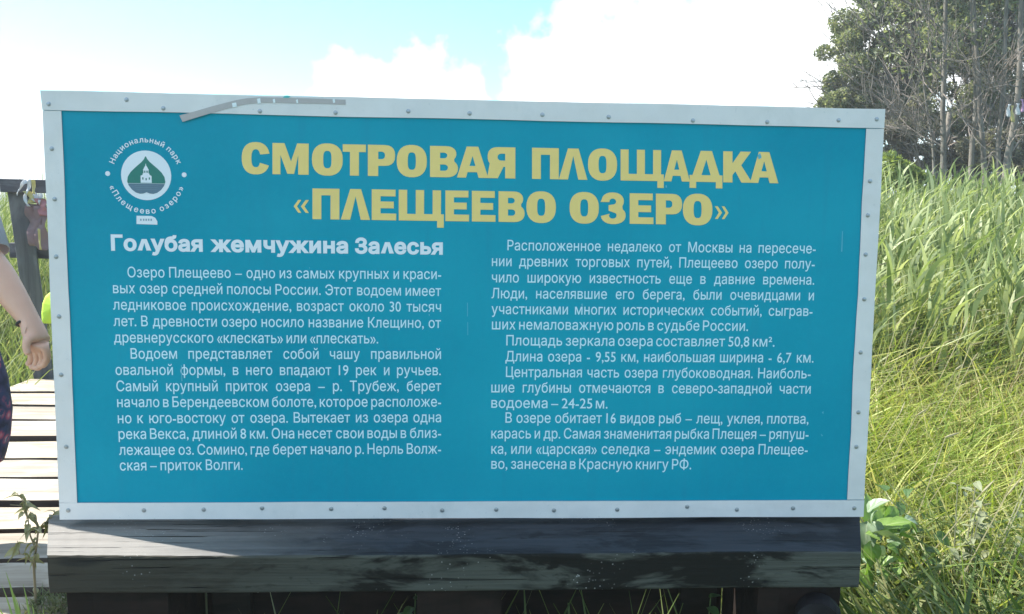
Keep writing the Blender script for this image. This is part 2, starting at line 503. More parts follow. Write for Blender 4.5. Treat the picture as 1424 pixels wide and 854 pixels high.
# --- lettering
yel = plain('yellow_lettering', lin(244, 212, 128), .55, .06, 30)
whi = plain('white_lettering', lin(232, 236, 242), .55, .03, 40)
whi2 = plain('pale_text_print', lin(205, 236, 246), .55, .03, 40)
def arc(cx, cy, rx, ry, a0, a1, n=10, e=2.0):
    r = []
    for i in range(n + 1):
        t = math.radians(a0 + (a1 - a0) * i / n); c_, s_ = math.cos(t), math.sin(t)
        r.append((cx + rx * math.copysign(abs(c_) ** (2 / e), c_), cy + ry * math.copysign(abs(s_) ** (2 / e), s_)))
    return r
GL = {
 'П': ([[(0, 0), (0, 1), (1, 1), (1, 0), (.67, 0), (.67, .78), (.33, .78), (.33, 0)]]),
 'Л': ([[(0, 0), (.32, 1), (.69, 1), (1, 0), (.68, 0), (.505, .76), (.32, 0)]]),
 'М': ([[(0, 0), (0, 1), (.33, 1), (.51, .42), (.68, 1), (1, 1), (1, 0), (.71, 0), (.71, .62), (.60, .02), (.41, .02), (.22, .62), (.22, 0)]]),
 'Т': ([[(0, 1), (1, 1), (1, .76), (.70, .76), (.70, 0), (.31, 0), (.31, .76), (0, .76)]]),
 'Е': ([[(0, 0), (0, 1), (.97, 1), (.97, .78), (.36, .78), (.36, .61), (.90, .61), (.90, .39), (.36, .39), (.36, .22), (1, .22), (1, 0)]]),
 'Щ': ([[(0, 0), (0, 1), (.185, 1), (.185, .22), (.375, .22), (.375, 1), (.56, 1), (.56, .22), (.75, .22), (.75, 1), (.935, 1), (.935, .22), (1, .22), (1, -.22), (.85, -.22), (.85, 0)]]),
 'Д': ([[(0, -.2), (0, .22), (.09, .22), (.34, 1), (.68, 1), (.91, .22), (1, .22), (1, -.2), (.80, -.2), (.80, 0), (.20, 0), (.20, -.2)], [(.36, .22), (.51, .72), (.64, .22)]]),
 'К': ([[(0, 0), (0, 1), (.32, 1), (.32, .62), (.60, 1), (.96, 1), (.62, .56), (1, 0), (.63, 0), (.42, .36), (.32, .24), (.32, 0)]]),
 'А': ([[(0, 0), (.31, 1), (.68, 1), (1, 0), (.69, 0), (.64, .18), (.34, .18), (.29, 0)], [(.40, .38), (.5, .70), (.59, .38)]]),
 'О': ([arc(.5, .5, .5, .52, 0, 360, 30, 2.35)[:-1], arc(.5, .5, .135, .28, 0, 360, 18, 3)[:-1]]),
 'С': ([arc(.52, .5, .48, .52, 14, 338, 26, 2.35) + [(.66, .36)] + arc(.52, .5, .15, .29, 318, 42, 12, 2.6) + [(.67, .62)]]),
 'Р': ([[(0, 0), (0, 1), (.62, 1)] + arc(.62, .665, .38, .335, 90, -90, 10, 2.4) + [(.38, .33), (.38, 0)], [(.38, .545), (.38, .785), (.50, .785)] + arc(.50, .665, .13, .12, 80, -80, 6, 2.2) + [(.50, .545)]]),
 'В': ([[(0, 0), (0, 1), (.58, 1)] + arc(.58, .755, .36, .245, 90, -40, 8, 2.2) + arc(.60, .285, .40, .285, 50, -90, 9, 2.2), [(.36, .61), (.36, .79), (.50, .79)] + arc(.50, .70, .12, .09, 80, -80, 6) + [(.50, .61)], [(.36, .21), (.36, .41), (.52, .41)] + arc(.52, .31, .12, .10, 80, -80, 6) + [(.52, .21)]]),
 'З': ([[(.03, .70)] + [(.05, .74)] + arc(.50, .735, .43, .285, 172, -32, 12, 2.2) + arc(.52, .27, .48, .29, 42, -176, 14, 2.2) + [(.38, .32)] + arc(.50, .27, .15, .11, 190, 400, 8) + [(.34, .42), (.34, .60)] + arc(.50, .72, .13, .10, -60, 170, 7) + [(.37, .70)]]),
 '«': ([[(0, .5), (.30, 1), (.50, 1), (.22, .5), (.50, 0), (.30, 0)], [(.47, .5), (.79, 1), (1, 1), (.71, .5), (1, 0), (.79, 0)]]),
}
GL['Я'] = [[(1 - x, y) for x, y in ([(0, 0), (0, 1), (.60, 1)] + arc(.60, .69, .38, .31, 90, -40, 9, 2.4) + [(1, 0), (.62, 0), (.42, .37), (.36, .37), (.36, 0)])], [(1 - x, y) for x, y in ([(.36, .57), (.36, .79), (.50, .79)] + arc(.50, .68, .13, .11, 80, -80, 6, 2.2) + [(.50, .57)])]]
GL['»'] = [[(1 - x, y) for x, y in l] for l in GL['«']]
def fill_loops(g, loops, conv):
    """loops: outer first then holes"""
    flat = [p for l in loops for p in l]
    for t in tessellate_polygon([[Vector((x, y, 0)) for x, y in l] for l in loops]):
        pts = [np.array(conv(*flat[i])) for i in t]
        nrm = np.cross(pts[1] - pts[0], pts[2] - pts[0])
        if np.linalg.norm(nrm) < 1e-12: continue
        if nrm @ BN < 0: pts.reverse()
        g.add(pts, [(0, 1, 2)])
HOFF = .0007
def heading(chars, b0, b1, t0, t1):
    """chars: (glyph, x0, x1); b0/b1 baseline points, t0/t1 cap-line points (photo pixels)"""
    g = G()
    for ch, x0, x1 in chars:
        def yb(x): return b0[1] + (b1[1] - b0[1]) * (x - b0[0]) / (b1[0] - b0[0])
        def yt(x): return t0[1] + (t1[1] - t0[1]) * (x - t0[0]) / (t1[0] - t0[0])
        lo, hi = (.20, .62) if ch in '«»' else (0, 1)
        c00, c10 = uv(x0, yb(x0)), uv(x1, yb(x1)); c01 = uv(x0, yt(x0))
        def conv(x, y):
            yy = lo + (hi - lo) * y
            p = c00 + (c10 - c00) * x + (c01 - c00) * yy
            return bp(p[0], p[1], HOFF)
        ls = GL[ch]
        if ch in '«»':
            for l in ls: fill_loops(g, [l], conv)
        else: fill_loops(g, ls, conv)
    return g.build('heading_line', yel, pan)
heading([('С', 334.6, 375.3), ('М', 379, 429.3), ('О', 433.8, 476.7), ('Т', 476.7, 508.8), ('Р', 511.6, 549.5), ('О', 551.7, 593.6), ('В', 598, 636.9), ('А', 635.4, 679), ('Я', 677.3, 716.6),
         ('П', 739.8, 777), ('Л', 777, 816.8), ('О', 817.6, 858), ('Щ', 863, 923), ('А', 922.9, 959.5), ('Д', 958.8, 1004.5), ('К', 1005.6, 1045.8), ('А', 1042.8, 1082.3)],
        (335, 241.5), (1082, 255), (335, 198), (1082, 211.8))
heading([('«', 408.5, 429.6), ('П', 434.6, 472), ('Л', 474, 514.7), ('Е', 517, 551), ('Щ', 554.6, 617.2), ('Е', 619.4, 652.3), ('Е', 656.2, 689), ('В', 693.3, 729.6), ('О', 732, 773),
         ('О', 792, 832.7), ('З', 834, 870), ('Е', 875.6, 908.6), ('Р', 912, 948.4), ('О', 949.5, 990.5), ('»', 994, 1013)],
        (434, 304.8), (990, 313), (434, 262), (990, 270.5))

_tc = {}
CAP = 0.727
def sample_spline(sp, n=4):
    P_ = sp.bezier_points; out_ = []
    for i in range(len(P_)):
        p, q_ = P_[i], P_[(i + 1) % len(P_)]
        p0, p1, p2, p3 = (np.array(v[:2]) for v in (p.co, p.handle_right, q_.handle_left, q_.co))
        ch = p3 - p0; l = np.linalg.norm(ch) + 1e-9
        dev = max(abs(ch[0] * (p1 - p0)[1] - ch[1] * (p1 - p0)[0]), abs(ch[0] * (p2 - p0)[1] - ch[1] * (p2 - p0)[0])) / l
        k = 1 if dev < .002 else n
        for j in range(k):
            t = j / k
            out_.append(p0 * (1 - t) ** 3 + 3 * p1 * t * (1 - t) ** 2 + 3 * p2 * t * t * (1 - t) + p3 * t ** 3)
    cl_ = [out_[0]]
    for p in out_[1:]:
        if np.linalg.norm(p - cl_[-1]) > 1e-4: cl_.append(p)
    if np.linalg.norm(cl_[0] - cl_[-1]) < 1e-4: cl_.pop()
    return np.array(cl_)
def area(p): return .5 * float(np.sum(np.roll(p[:, 0], 1) * p[:, 1] - p[:, 0] * np.roll(p[:, 1], 1)))
def grow(p, d):
    """push a clockwise outline outwards (holes are counter-clockwise and so shrink)"""
    if not d: return p
    e = np.roll(p, -1, 0) - p; e /= np.linalg.norm(e, axis=1)[:, None] + 1e-12
    n_1 = np.stack([-e[:, 1], e[:, 0]], -1); n_0 = np.roll(n_1, 1, 0)
    m_ = n_0 + n_1; l = np.linalg.norm(m_, axis=1)[:, None] + 1e-9; m_ /= l
    c_ = np.clip((m_ * n_1).sum(1), .45, 1)[:, None]
    return p + m_ * d / c_
def inside(pt, poly):
    x, y = pt; c_ = False; n = len(poly)
    for i in range(n):
        x0, y0 = poly[i]; x1, y1 = poly[i - 1]
        if (y0 > y) != (y1 > y) and x < (x1 - x0) * (y - y0) / (y1 - y0) + x0: c_ = not c_
    return c_
def glyph(ch_, bold):
    k = (ch_, bold)
    if k in _tc: return _tc[k]
    if ch_ == 'л' and bold > .03:
        lam = [(.0, -.01), (.20, .56), (.42, .56), (.62, -.01), (.40, -.01), (.31, .36), (.21, -.01)]
        t_ = tessellate_polygon([[Vector((x, y, 0)) for x, y in lam]])
        F_ = []
        for t in t_:
            A_, B_, C_ = (np.array(lam[j]) for j in t)
            cr = (B_ - A_)[0] * (C_ - A_)[1] - (B_ - A_)[1] * (C_ - A_)[0]
            F_.append(tuple(t if cr > 0 else t[::-1]))
        _tc[k] = ([(x, y, 0) for x, y in lam], F_, .60); return _tc[k]
    cu = bpy.data.curves.new('t', 'FONT'); cu.body = ch_ + '|'; cu.size = 1.0
    ob = bpy.data.objects.new('t', cu); C.objects.link(ob)
    dg = bpy.context.evaluated_depsgraph_get(); oe = ob.evaluated_get(dg)
    c_ = oe.to_curve(dg, apply_modifiers=False)
    sp_ = [sample_spline(x) for x in c_.splines]
    oe.to_curve_clear(); bpy.data.objects.remove(ob); bpy.data.curves.remove(cu)
    adv = sp_[-1][:, 0].min() - BAR_X; sp_ = sp_[:-1]
    big_ = max(sp_, key=lambda p: abs(area(p)))
    if area(big_) > 0: sp_ = [p[::-1].copy() for p in sp_]
    ls = [grow(p, bold) for p in sp_]
    vs_, es_ = [], []
    for l in ls:
        b_ = len(vs_); n = len(l)
        vs_ += [Vector((p[0], p[1])) for p in l]; es_ += [(b_ + i, b_ + (i + 1) % n) for i in range(n)]
    ov, _e, of, *_r = delaunay_2d_cdt(vs_, es_, [], 0, 1e-5)
    def wind(x, y):
        w_ = 0
        for l in ls:
            x0, y0 = l[:, 0], l[:, 1]; x1, y1 = np.roll(x0, -1), np.roll(y0, -1)
            cr = (x1 - x0) * (y - y0) - (x - x0) * (y1 - y0)
            w_ += int(np.sum((y0 <= y) & (y1 > y) & (cr > 0))) - int(np.sum((y0 > y) & (y1 <= y) & (cr < 0)))
        return w_
    V_ = [(p[0], p[1], 0.0) for p in ov]; F_ = []
    for t in of:
        A_, B_, C_ = (ov[j] for j in t); m_ = (A_ + B_ + C_) / 3
        cr = (B_ - A_).cross(C_ - A_)
        if abs(cr) < 1e-8 or wind(m_[0], m_[1]) > -1: continue
        F_.append(tuple(t if cr > 0 else t[::-1]))
    _tc[k] = (V_, F_, adv); return _tc[k]
def _bar():
    cu = bpy.data.curves.new('t', 'FONT'); cu.body = '|'; ob = bpy.data.objects.new('t', cu); C.objects.link(ob)
    dg = bpy.context.evaluated_depsgraph_get(); oe = ob.evaluated_get(dg)
    x = min(p.co.x for p in oe.to_curve(dg, apply_modifiers=False).splines[0].bezier_points)
    oe.to_curve_clear(); bpy.data.objects.remove(ob); bpy.data.curves.remove(cu); return x
BAR_X = _bar()
def text_mesh(s, bold=0.0, track=0.0):
    k = ('w', s, bold, track)
    if k in _tc: return _tc[k]
    x = 0; V_, F_ = [], []
    for ch_ in s:
        v, f, adv = glyph(ch_, bold); b_ = len(V_)
        V_ += [(p[0] + x, p[1], p[2]) for p in v]; F_ += [tuple(b_ + j for j in q_) for q_ in f]
        x += adv + track + bold * 1.6
    _tc[k] = (np.array(V_), F_); return _tc[k]
def put_text(g, v, f, p0, ex, ey, off=HOFF):
    """p0 in uv; ex, ey the uv vectors of one text unit"""
    g.add([bp(*(p0 + ex * x + ey * y), off + z) for x, y, z in v], f)
def text_line(s, x0, y0, x1, y1, size, justify=True, bold=0.006, mat=whi2, word_x=None, sx=1.0, name='text_line'):
    """size: cap height in px; the line's words keep their width (scaled sx), the spaces take the rest"""
    a, b = uv(x0, y0), uv(x1, y1)
    L_ = np.linalg.norm(b - a); ex = (b - a) / L_; ey = np.array([-ex[1], ex[0]])
    cap = np.linalg.norm(uv(x0, y0) - uv(x0, y0 - size)); k = cap / CAP
    words = s.split(' '); words = [w for w in words if w]
    M_ = [text_mesh(w, bold, -.042 if bold > .03 else 0.0) for w in words]
    ws = [(m[0][:, 0].max() - m[0][:, 0].min()) for m in M_]
    g = G()
    if word_x:
        for (v, f), (wa, wb) in zip(M_, word_x):
            t0 = (wa - x0) / (x1 - x0); t1 = (wb - x0) / (x1 - x0)
            p = a + (b - a) * t0; w_ = np.linalg.norm((b - a) * (t1 - t0))
            mn = v[:, 0].min(); kk = w_ / (v[:, 0].max() - mn)
            vv = v.copy(); vv[:, 0] -= mn
            put_text(g, vv, f, p, ex * kk, ey * k)
    else:
        tot = sum(ws) * k
        gaps = len(words) - 1
        kx = k * sx
        sp_ = (L_ - tot * sx) / max(gaps, 1)
        if gaps and sp_ < .235 * k or not justify:
            # keep a natural space, squeeze or stretch words
            sp_ = .25 * k
            kx = (L_ - sp_ * gaps) / sum(ws)
        x = 0
        for (v, f), w_ in zip(M_, ws):
            vv = v.copy(); vv[:, 0] -= v[:, 0].min()
            put_text(g, vv, f, a + ex * x, ex * kx, ey * k)
            x += w_ * kx + sp_
    return g.build(name, mat, pan)
text_line('Голубая жемчужина Залесья', 154.7, 347.6, 615.8, 353.2, 20.5, word_x=[(154.7, 280.4), (291, 482.3), (491.8, 615.8)], bold=.043, mat=whi, name='subheading_line')
CL = [('Озеро Плещеево – одно из самых крупных и краси-', 177.6, 385.6, 613.5, 388.2), ('вых озер средней полосы России. Этот водоем имеет', 157.5, 407.6, 613.3, 411.6),
      ('ледниковое происхождение, возраст около 30 тысяч', 157.6, 430.6, 613.3, 433.6), ('лет. В древности озеро носило название  Клещино, от', 158.2, 453.4, 613.2, 456),
      ('древнерусского «клескать» или «плескать».', 159, 476.2, 526, 477.6), ('Водоем представляет собой чашу правильной', 182, 498.8, 613.3, 499.2),
      ('овальной формы, в него впадают 19 рек и ручьев.', 161, 521.3, 613, 521.7), ('Самый крупный приток озера – р. Трубеж, берет', 162.2, 543.9, 613.5, 543.7),
      ('начало в Берендеевском болоте, которое расположе-', 163.3, 566.1, 613.4, 565.4), ('но к юго-востоку от озера. Вытекает из озера одна', 164.2, 588.5, 613.4, 587),
      ('река Векса, длиной 8 км. Она несет свои воды в близ-', 165.2, 610.5, 613.4, 608.8), ('лежащее оз. Сомино, где берет начало р. Нерль Волж-', 166, 632.6, 613.4, 630.8),
      ('ская – приток Волги.', 167, 654.2, 337.7, 653.2)]
for i, (s, a, b, c_, d) in enumerate(CL):
    text_line(s, a, b, c_, d, 14.6, justify=i not in (4, 12), sx=.845)
CR = [('Расположенное недалеко от Москвы на пересече-', 705.6, 348, 1134, 352.4), ('нии древних торговых путей, Плещеево озеро полу-', 684, 370, 1132.6, 373.6),
      ('чило широкую известность еще в давние времена.', 684, 392.6, 1132, 395.9), ('Люди, населявшие его берега, были очевидцами и', 683.5, 414.8, 1131.5, 417.6),
      ('участниками многих исторических событий, сыграв-', 683.5, 436.6, 1129.5, 439.4), ('ших немаловажную роль в судьбе России.', 684, 458, 1040, 460.2),
      ('Площадь зеркала озера составляет 50,8 км².', 704, 480.3, 1076.8, 482), ('Длина озера - 9,55 км, наибольшая ширина - 6,7 км.', 702.8, 502.4, 1131, 504.2),
      ('Центральная часть озера глубоководная. Наиболь-', 703.5, 524.2, 1127, 526.2), ('шие глубины отмечаются в северо-западной части', 683.2, 545.6, 1127, 547.4),
      ('водоема – 24-25 м.', 683.2, 567, 844.7, 568), ('В озере обитает 16 видов рыб –  лещ, уклея, плотва,', 702.8, 587.8, 1124, 589.2),
      ('карась и др. Самая знаменитая рыбка Плещея – ряпуш-', 683.2, 609.6, 1124, 610.4), ('ка, или «царская» селедка – эндемик озера Плещее-', 683.2, 631, 1122.8, 631.8),
      ('во, занесена в Красную книгу РФ.', 683.2, 651.8, 961, 652.6)]
for i, (s, a, b, c_, d) in enumerate(CR):
    text_line(s, a, b, c_, d, 14.4, justify=i not in (5, 6, 10, 14), sx=.845)

# --- round park emblem
EC = uv(203.4, 244.0); ER = np.linalg.norm(uv(238.2, 244) - EC)
def emb(x, y, off=HOFF): return bp(EC[0] + x * ER, EC[1] + y * ER, off)
g = G(); fill_loops(g, [arc(0, 0, 1, 1, 0, 360, 40)[:-1]], lambda x, y: emb(x, y, .0006)); em = g.build('emblem_disc', whi, pan)
leaf_out = [(-.02, .76), (.02, .76)]
half = [(.06, .66), (.16, .54), (.30, .42), (.46, .28), (.62, .12), (.73, -.06), (.76, -.24), (.70, -.42), (.58, -.58), (.42, -.70), (.26, -.745), (.12, -.73), (0, -.68)]
leaf_poly = leaf_out[1:] + half + [(-x, y) for x, y in reversed(half[:-1])] + leaf_out[:1]
up_ = [p for p in leaf_poly if p[1] > -.33]
grn = plain('emblem_green', lin(38, 122, 110), .5, .15, 60); wat = plain('emblem_water', lin(96, 122, 140), .5, .15, 60)
g = G(); fill_loops(g, [[(.745, -.32)] + [p for p in leaf_poly if p[1] > -.3 and p[0] > 0][::-1][::1] + [p for p in leaf_poly if p[1] > -.3 and p[0] <= 0][::-1] + [(-.745, -.32)]], lambda x, y: emb(x, y, .0010)); g.build('emblem_leaf', grn, pan)
low = sorted([p for p in leaf_poly if p[1] < -.33], key=lambda p: p[0])
g = G(); fill_loops(g, [[(-.735, -.335)] + low + [(.735, -.335)]], lambda x, y: emb(x, y, .0010)); g.build('emblem_water', wat, pan)
ch = [(-.22, -.30), (-.22, -.02), (-.14, .02), (-.13, .08), (-.10, .08), (-.10, .20), (-.12, .21), (-.06, .33), (-.015, .40), (-.01, .47), (.01, .47), (.015, .40), (.06, .33), (.12, .21), (.10, .20), (.10, .08), (.13, .08), (.14, .02), (.22, -.02), (.22, -.30)]
g = G()
win = [[(x - .025, y), (x - .025, y + .09), (x + .025, y + .09), (x + .025, y)] for x, y in ((-.13, -.17), (0, -.20), (.13, -.17), (-.045, .10), (.045, .10))]
fill_loops(g, [ch] + win, lambda x, y: emb(x, y, .0014)); g.build('emblem_church', whi, pan)
for y in (-.42, -.50, -.58):
    g = G(); fill_loops(g, [[(-.5 + abs(y + .42) * .8, y), (.5 - abs(y + .42) * .8, y + .005), (.45, y + .02), (-.45, y + .018)]], lambda x, yy: emb(x, yy, .0014)); g.build('emblem_wave', plain('emblem_wave', lin(120, 145, 160)), pan)
for sx in (-1.53, 1.52):
    g = G(); fill_loops(g, [arc(sx, .05, .10, .10, 0, 360, 14)[:-1]], lambda x, y: emb(x, y)); g.build('emblem_dot', whi, pan)
def ring_text(s, r, a0, a1, capu, inner):
    ws = []
    for ch_ in s:
        if ch_ == ' ': ws.append(.28); continue
        v, f = text_mesh(ch_, .018); ws.append(v[:, 0].max() - v[:, 0].min() + .09)
    tot = sum(ws); g = G(); x = 0; k = capu / CAP
    for ch_, w_ in zip(s, ws):
        t = (x + w_ / 2) / tot; x += w_
        if ch_ == ' ': continue
        ang = math.radians(a0 + (a1 - a0) * t)
        v, f = text_mesh(ch_, .018)
        vv = v.copy(); vv[:, 0] -= (v[:, 0].min() + v[:, 0].max()) / 2
        rad = np.array([math.cos(ang), math.sin(ang)])
        if inner: ey = rad; ex = np.array([rad[1], -rad[0]])
        else: ey = -rad; ex = np.array([-rad[1], rad[0]])
        arcw = abs(math.radians(a1 - a0)) * r / tot
        put_text(g, vv, f, EC + rad * r * ER, ex * ER * min(arcw, k * 1.05), ey * ER * k)
    return g.build('ring_lettering', whi, pan)
ring_text('Национальный парк', 1.33, 162, 19, .215, True)
ring_text('«Плещеево озеро»', 1.55, 196, 344, .225, False)
# little worn sticker below the emblem
g = G(); st_px = [(190, 300), (211, 300.4), (216, 303), (219, 308), (219, 312.6), (190, 311.6)]
def pxc(off):
    return lambda x, y: bp(*uv(x, y), off)
fill_loops(g, [st_px], pxc(.0007)); g.build('sticker', whi, pan)
g = G()
for i, x in enumerate((195, 199, 202.5, 206, 209.5)):
    fill_loops(g, [[(x, 304.2), (x + 2.1, 304.3), (x + 2.1, 307.2), (x, 307.1)]], pxc(.0011))
g.build('sticker_print', plain('faint_grey_print', lin(140, 168, 182)), pan)
# scratches, chips and specks
scr_m = plain('pale_scratch', lin(95, 180, 200), .6)
for pl in ([(1169.5, 350), (1171, 350), (1171.8, 321), (1170.8, 322)], [(649.8, 421), (650.5, 421), (650.5, 440), (649.9, 440)], [(650.2, 448), (650.8, 448), (650.9, 466), (650.3, 466)], [(1143, 573), (1145, 572), (1144.5, 576)], [(1141.5, 603), (1144, 606), (1142.5, 606.5)],
           [(808, 423), (810, 422), (810.5, 425.5), (808.5, 425)], [(596, 437), (597.6, 437), (597.4, 440)], [(252, 508), (253, 508), (253.8, 530), (252.8, 530)], [(253, 545), (253.8, 545), (253.4, 556)],
           [(925, 258), (927, 257.6), (927.5, 261), (925.6, 261)], [(430, 372), (431, 372), (431, 374)], [(1053, 216), (1057, 213), (1059, 219), (1055, 222)]):
    g = G(); fill_loops(g, [pl], pxc(.0012)); g.build('scratch', scr_m, pan)
# torn strip of adhesive tape with chips
ctr = [(252, 165.5, 4.6), (272, 160, 4.6), (292, 154, 4.6), (312, 148.5, 4.4), (330, 143.8, 4.2), (345, 141, 4), (362, 139.5, 3.8), (390, 139.8, 3.7), (420, 140.6, 3.6), (450, 141.4, 3.4), (481, 142.6, 3.4)]
upx = [(x - 1.5 if i == 0 else x, y - w) for i, (x, y, w) in enumerate(ctr)]; lox = [(x + 3 if i == 0 else x, y + w) for i, (x, y, w) in enumerate(ctr)]
g = G(); fill_loops(g, [upx + lox[::-1]], pxc(.0052)); g.build('adhesive_tape', plain('grey_tape', lin(182, 174, 172), .55, .12, 90), sign)
chip_m = plain('bare_white_paint', (.8, .85, .86), .5)
for x, y, w, h in ((327, 146.5, 5, 7), (361, 141, 3.5, 8), (382, 141, 2, 6.5), (414, 141.5, 1.6, 6), (465, 141, 2, 6)):
    g = G(); fill_loops(g, [[(x - w / 2, y + h / 2), (x + w / 2 + .8, y + h / 2 - 1), (x + w / 2, y - h / 2), (x - w / 2 - 1, y - h / 2 + 1)]], pxc(.0058)); g.build('tape_chip', chip_m, sign)
g = G(); fill_loops(g, [[(394, 136.5), (402, 136.8), (405, 134.8), (400, 133.2), (396, 134.2)]], pxc(.0062)); g.build('paint_smear', plain('turquoise_paint', lin(90, 190, 190), .6), sign)

# ------------------------------------------------------------------ timber plinth under the sign
def grid_beam(name, mat, x0, x1, y0, y1, z0, z1, parent, nx=60, warp=.003, edge=.005, seed=1, flare=0.0):
    """a squared timber with slightly uneven, worn edges"""
    r = random.Random(seed)
    prof = [(y0 + edge, z1), (y0 + edge * .3, z1 - edge * .3), (y0, z1 - edge), (y0, (z0 + z1) / 2), (y0, z0 + edge), (y0 + edge, z0), (y1 - edge, z0), (y1, z0 + edge), (y1, z1 - edge), (y1 - edge, z1), ((y0 + y1) / 2, z1)]
    g = G(); n = len(prof); vs = []
    ph = [r.uniform(0, 6) for _ in range(4)]
    for i in range(nx + 1):
        t = i / nx; x = x0 + (x1 - x0) * t
        a = warp * (math.sin(t * 5 + ph[0]) + .4 * math.sin(t * 17 + ph[1])); b = warp * .6 * (math.sin(t * 7 + ph[2]) + .5 * math.sin(t * 23 + ph[3]))
        for k, (y, z) in enumerate(prof):
            j = warp * .25
            vs.append((x * (1 + flare * (y - y0)) + r.uniform(-j, j), y + (a if k < 6 else 0) + r.uniform(-j, j), z + b * (1 if z > (z0 + z1) / 2 else .7) + r.uniform(-j, j) * .6))
    fs = [(i * n + k, (i + 1) * n + k, (i + 1) * n + (k + 1) % n, i * n + (k + 1) % n) for i in range(nx) for k in range(n)]
    fs = [tuple(reversed(f)) for f in fs]
    fs += [tuple(range(n)), tuple(reversed([nx * n + k for k in range(n)]))]
    g.add(vs, fs)
    if isinstance(mat, list):
        g.m = [1 if k % n in (0, 1, 2, 3, 4, 5) else 0 for k in range(nx * n)] + [1, 1]
    return g.build(name, mat, parent)
def beam_wood(name, lit, body, dark, seed, specks):
    m = M(name)
    gr = m.noise(m.coord((1.6, 42, 60), loc=(seed, 0, 0)), 1.0, 6, .68, .35)
    st = m.noise(m.coord((3.6, 9, 13), loc=(seed * 2, 1, 3)), 1.0, 5, .62, .5)
    st2 = m.noise(m.coord((8, 16, 22), loc=(seed * 3, 4, 1)), 1.0, 4, .6, .3)
    c = m.mix(m.ramp(gr, [(.32, (0, 0, 0)), (.66, (1, 1, 1))]), tuple(x * .62 for x in body), body)
    c = m.mix(m.ramp(st, [(.47, (0, 0, 0)), (.56, (1, 1, 1))]), c, dark)
    c = m.mix(m.ramp(st2, [(.60, (0, 0, 0)), (.68, (1, 1, 1))]), c, tuple(x * .8 for x in dark))
    # left end: sunlight painted in as a paler colour on top; front browner
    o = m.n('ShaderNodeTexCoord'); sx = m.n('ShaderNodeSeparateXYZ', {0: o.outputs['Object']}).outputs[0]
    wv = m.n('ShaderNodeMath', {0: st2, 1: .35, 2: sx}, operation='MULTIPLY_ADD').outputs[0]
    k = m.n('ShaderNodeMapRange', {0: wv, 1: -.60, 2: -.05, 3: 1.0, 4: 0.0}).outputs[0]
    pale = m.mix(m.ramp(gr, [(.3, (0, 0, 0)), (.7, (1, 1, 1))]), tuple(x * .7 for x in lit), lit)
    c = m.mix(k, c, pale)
    if specks:
        vo = m.n('ShaderNodeTexVoronoi', {'Vector': m.coord((1, 1, 1)), 'Scale': 95.0, 'Randomness': 1.0})
        patch = m.noise(m.coord((1, 1, 1), loc=(9, 2, 5)), 5.0, 4, .6)
        a = m.ramp(vo.outputs['Distance'], [(.12, (1, 1, 1)), (.2, (0, 0, 0))]); b = m.ramp(patch, [(.53, (0, 0, 0)), (.62, (1, 1, 1))])
        c = m.mix(m.mix(1.0, a, b, 'MULTIPLY'), c, (.36, .36, .36))
    ck = m.noise(m.coord((2.2, 110, 110), loc=(seed, 7, 2)), 1.0, 3, .5, .8)
    crack = m.ramp(ck, [(.30, (1, 1, 1)), (.345, (0, 0, 0))])
    c = m.mix(crack, c, (.008, .008, .008))
    # knots
    vk = m.n('ShaderNodeTexVoronoi', {'Vector': m.coord((2.6, 10, 10), loc=(seed, .3, .2)), 'Scale': 1.0, 'Randomness': .9})
    c = m.mix(m.ramp(vk.outputs['Distance'], [(.10, (.75, .75, .75)), (.17, (0, 0, 0))]), c, (.02, .02, .018))
    m.col(c).rough(.85); m.p.inputs['Specular IOR Level'].default_value = .25
    hgt = m.n('ShaderNodeMath', {0: crack, 1: -1.2, 2: gr}, operation='MULTIPLY_ADD').outputs[0]
    m.bump(hgt, .9, .006)
    return m.m
pl = empty('timber_plinth', (0, 1.95, 0), 'dark weathered timber bench carrying the information board', 'plinth')
ZT = CAM[2] - .818
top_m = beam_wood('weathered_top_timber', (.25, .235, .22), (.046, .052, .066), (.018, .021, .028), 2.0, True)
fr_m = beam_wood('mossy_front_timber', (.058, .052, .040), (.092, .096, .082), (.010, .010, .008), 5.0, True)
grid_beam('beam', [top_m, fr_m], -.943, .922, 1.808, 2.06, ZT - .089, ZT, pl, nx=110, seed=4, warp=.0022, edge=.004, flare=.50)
dk = wood('shade_dark_wood', (.017, .010, .008), (.007, .005, .004), (.028, .016, .013))  # shade under the bench put into the colour of this reddish wood
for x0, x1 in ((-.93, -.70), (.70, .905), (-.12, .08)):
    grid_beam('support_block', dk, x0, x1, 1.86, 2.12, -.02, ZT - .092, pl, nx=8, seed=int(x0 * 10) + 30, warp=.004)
grid_beam('shade_board', dk, -.69, -.13, 2.105, 2.14, .05, ZT - .094, pl, nx=8, seed=77)  # dark boards added to stand in for the shadow under the bench
grid_beam('shade_board', dk, .09, .69, 2.105, 2.14, .05, ZT - .094, pl, nx=8, seed=78)
lg = G()
cpos = at_y(1140, 838, 1.80)
lg.tube([(cpos[0] - .0, 1.80, cpos[2] - .055), (cpos[0] + .02, 1.852, cpos[2] - .055)], [.052, .054], 18)
o = lg.build('log', wood('grey_log_end', (.016, .014, .016), (.01, .009, .01), (.028, .026, .03)), None)
tag(o, 'round log end under the right side of the timber bench', 'log')

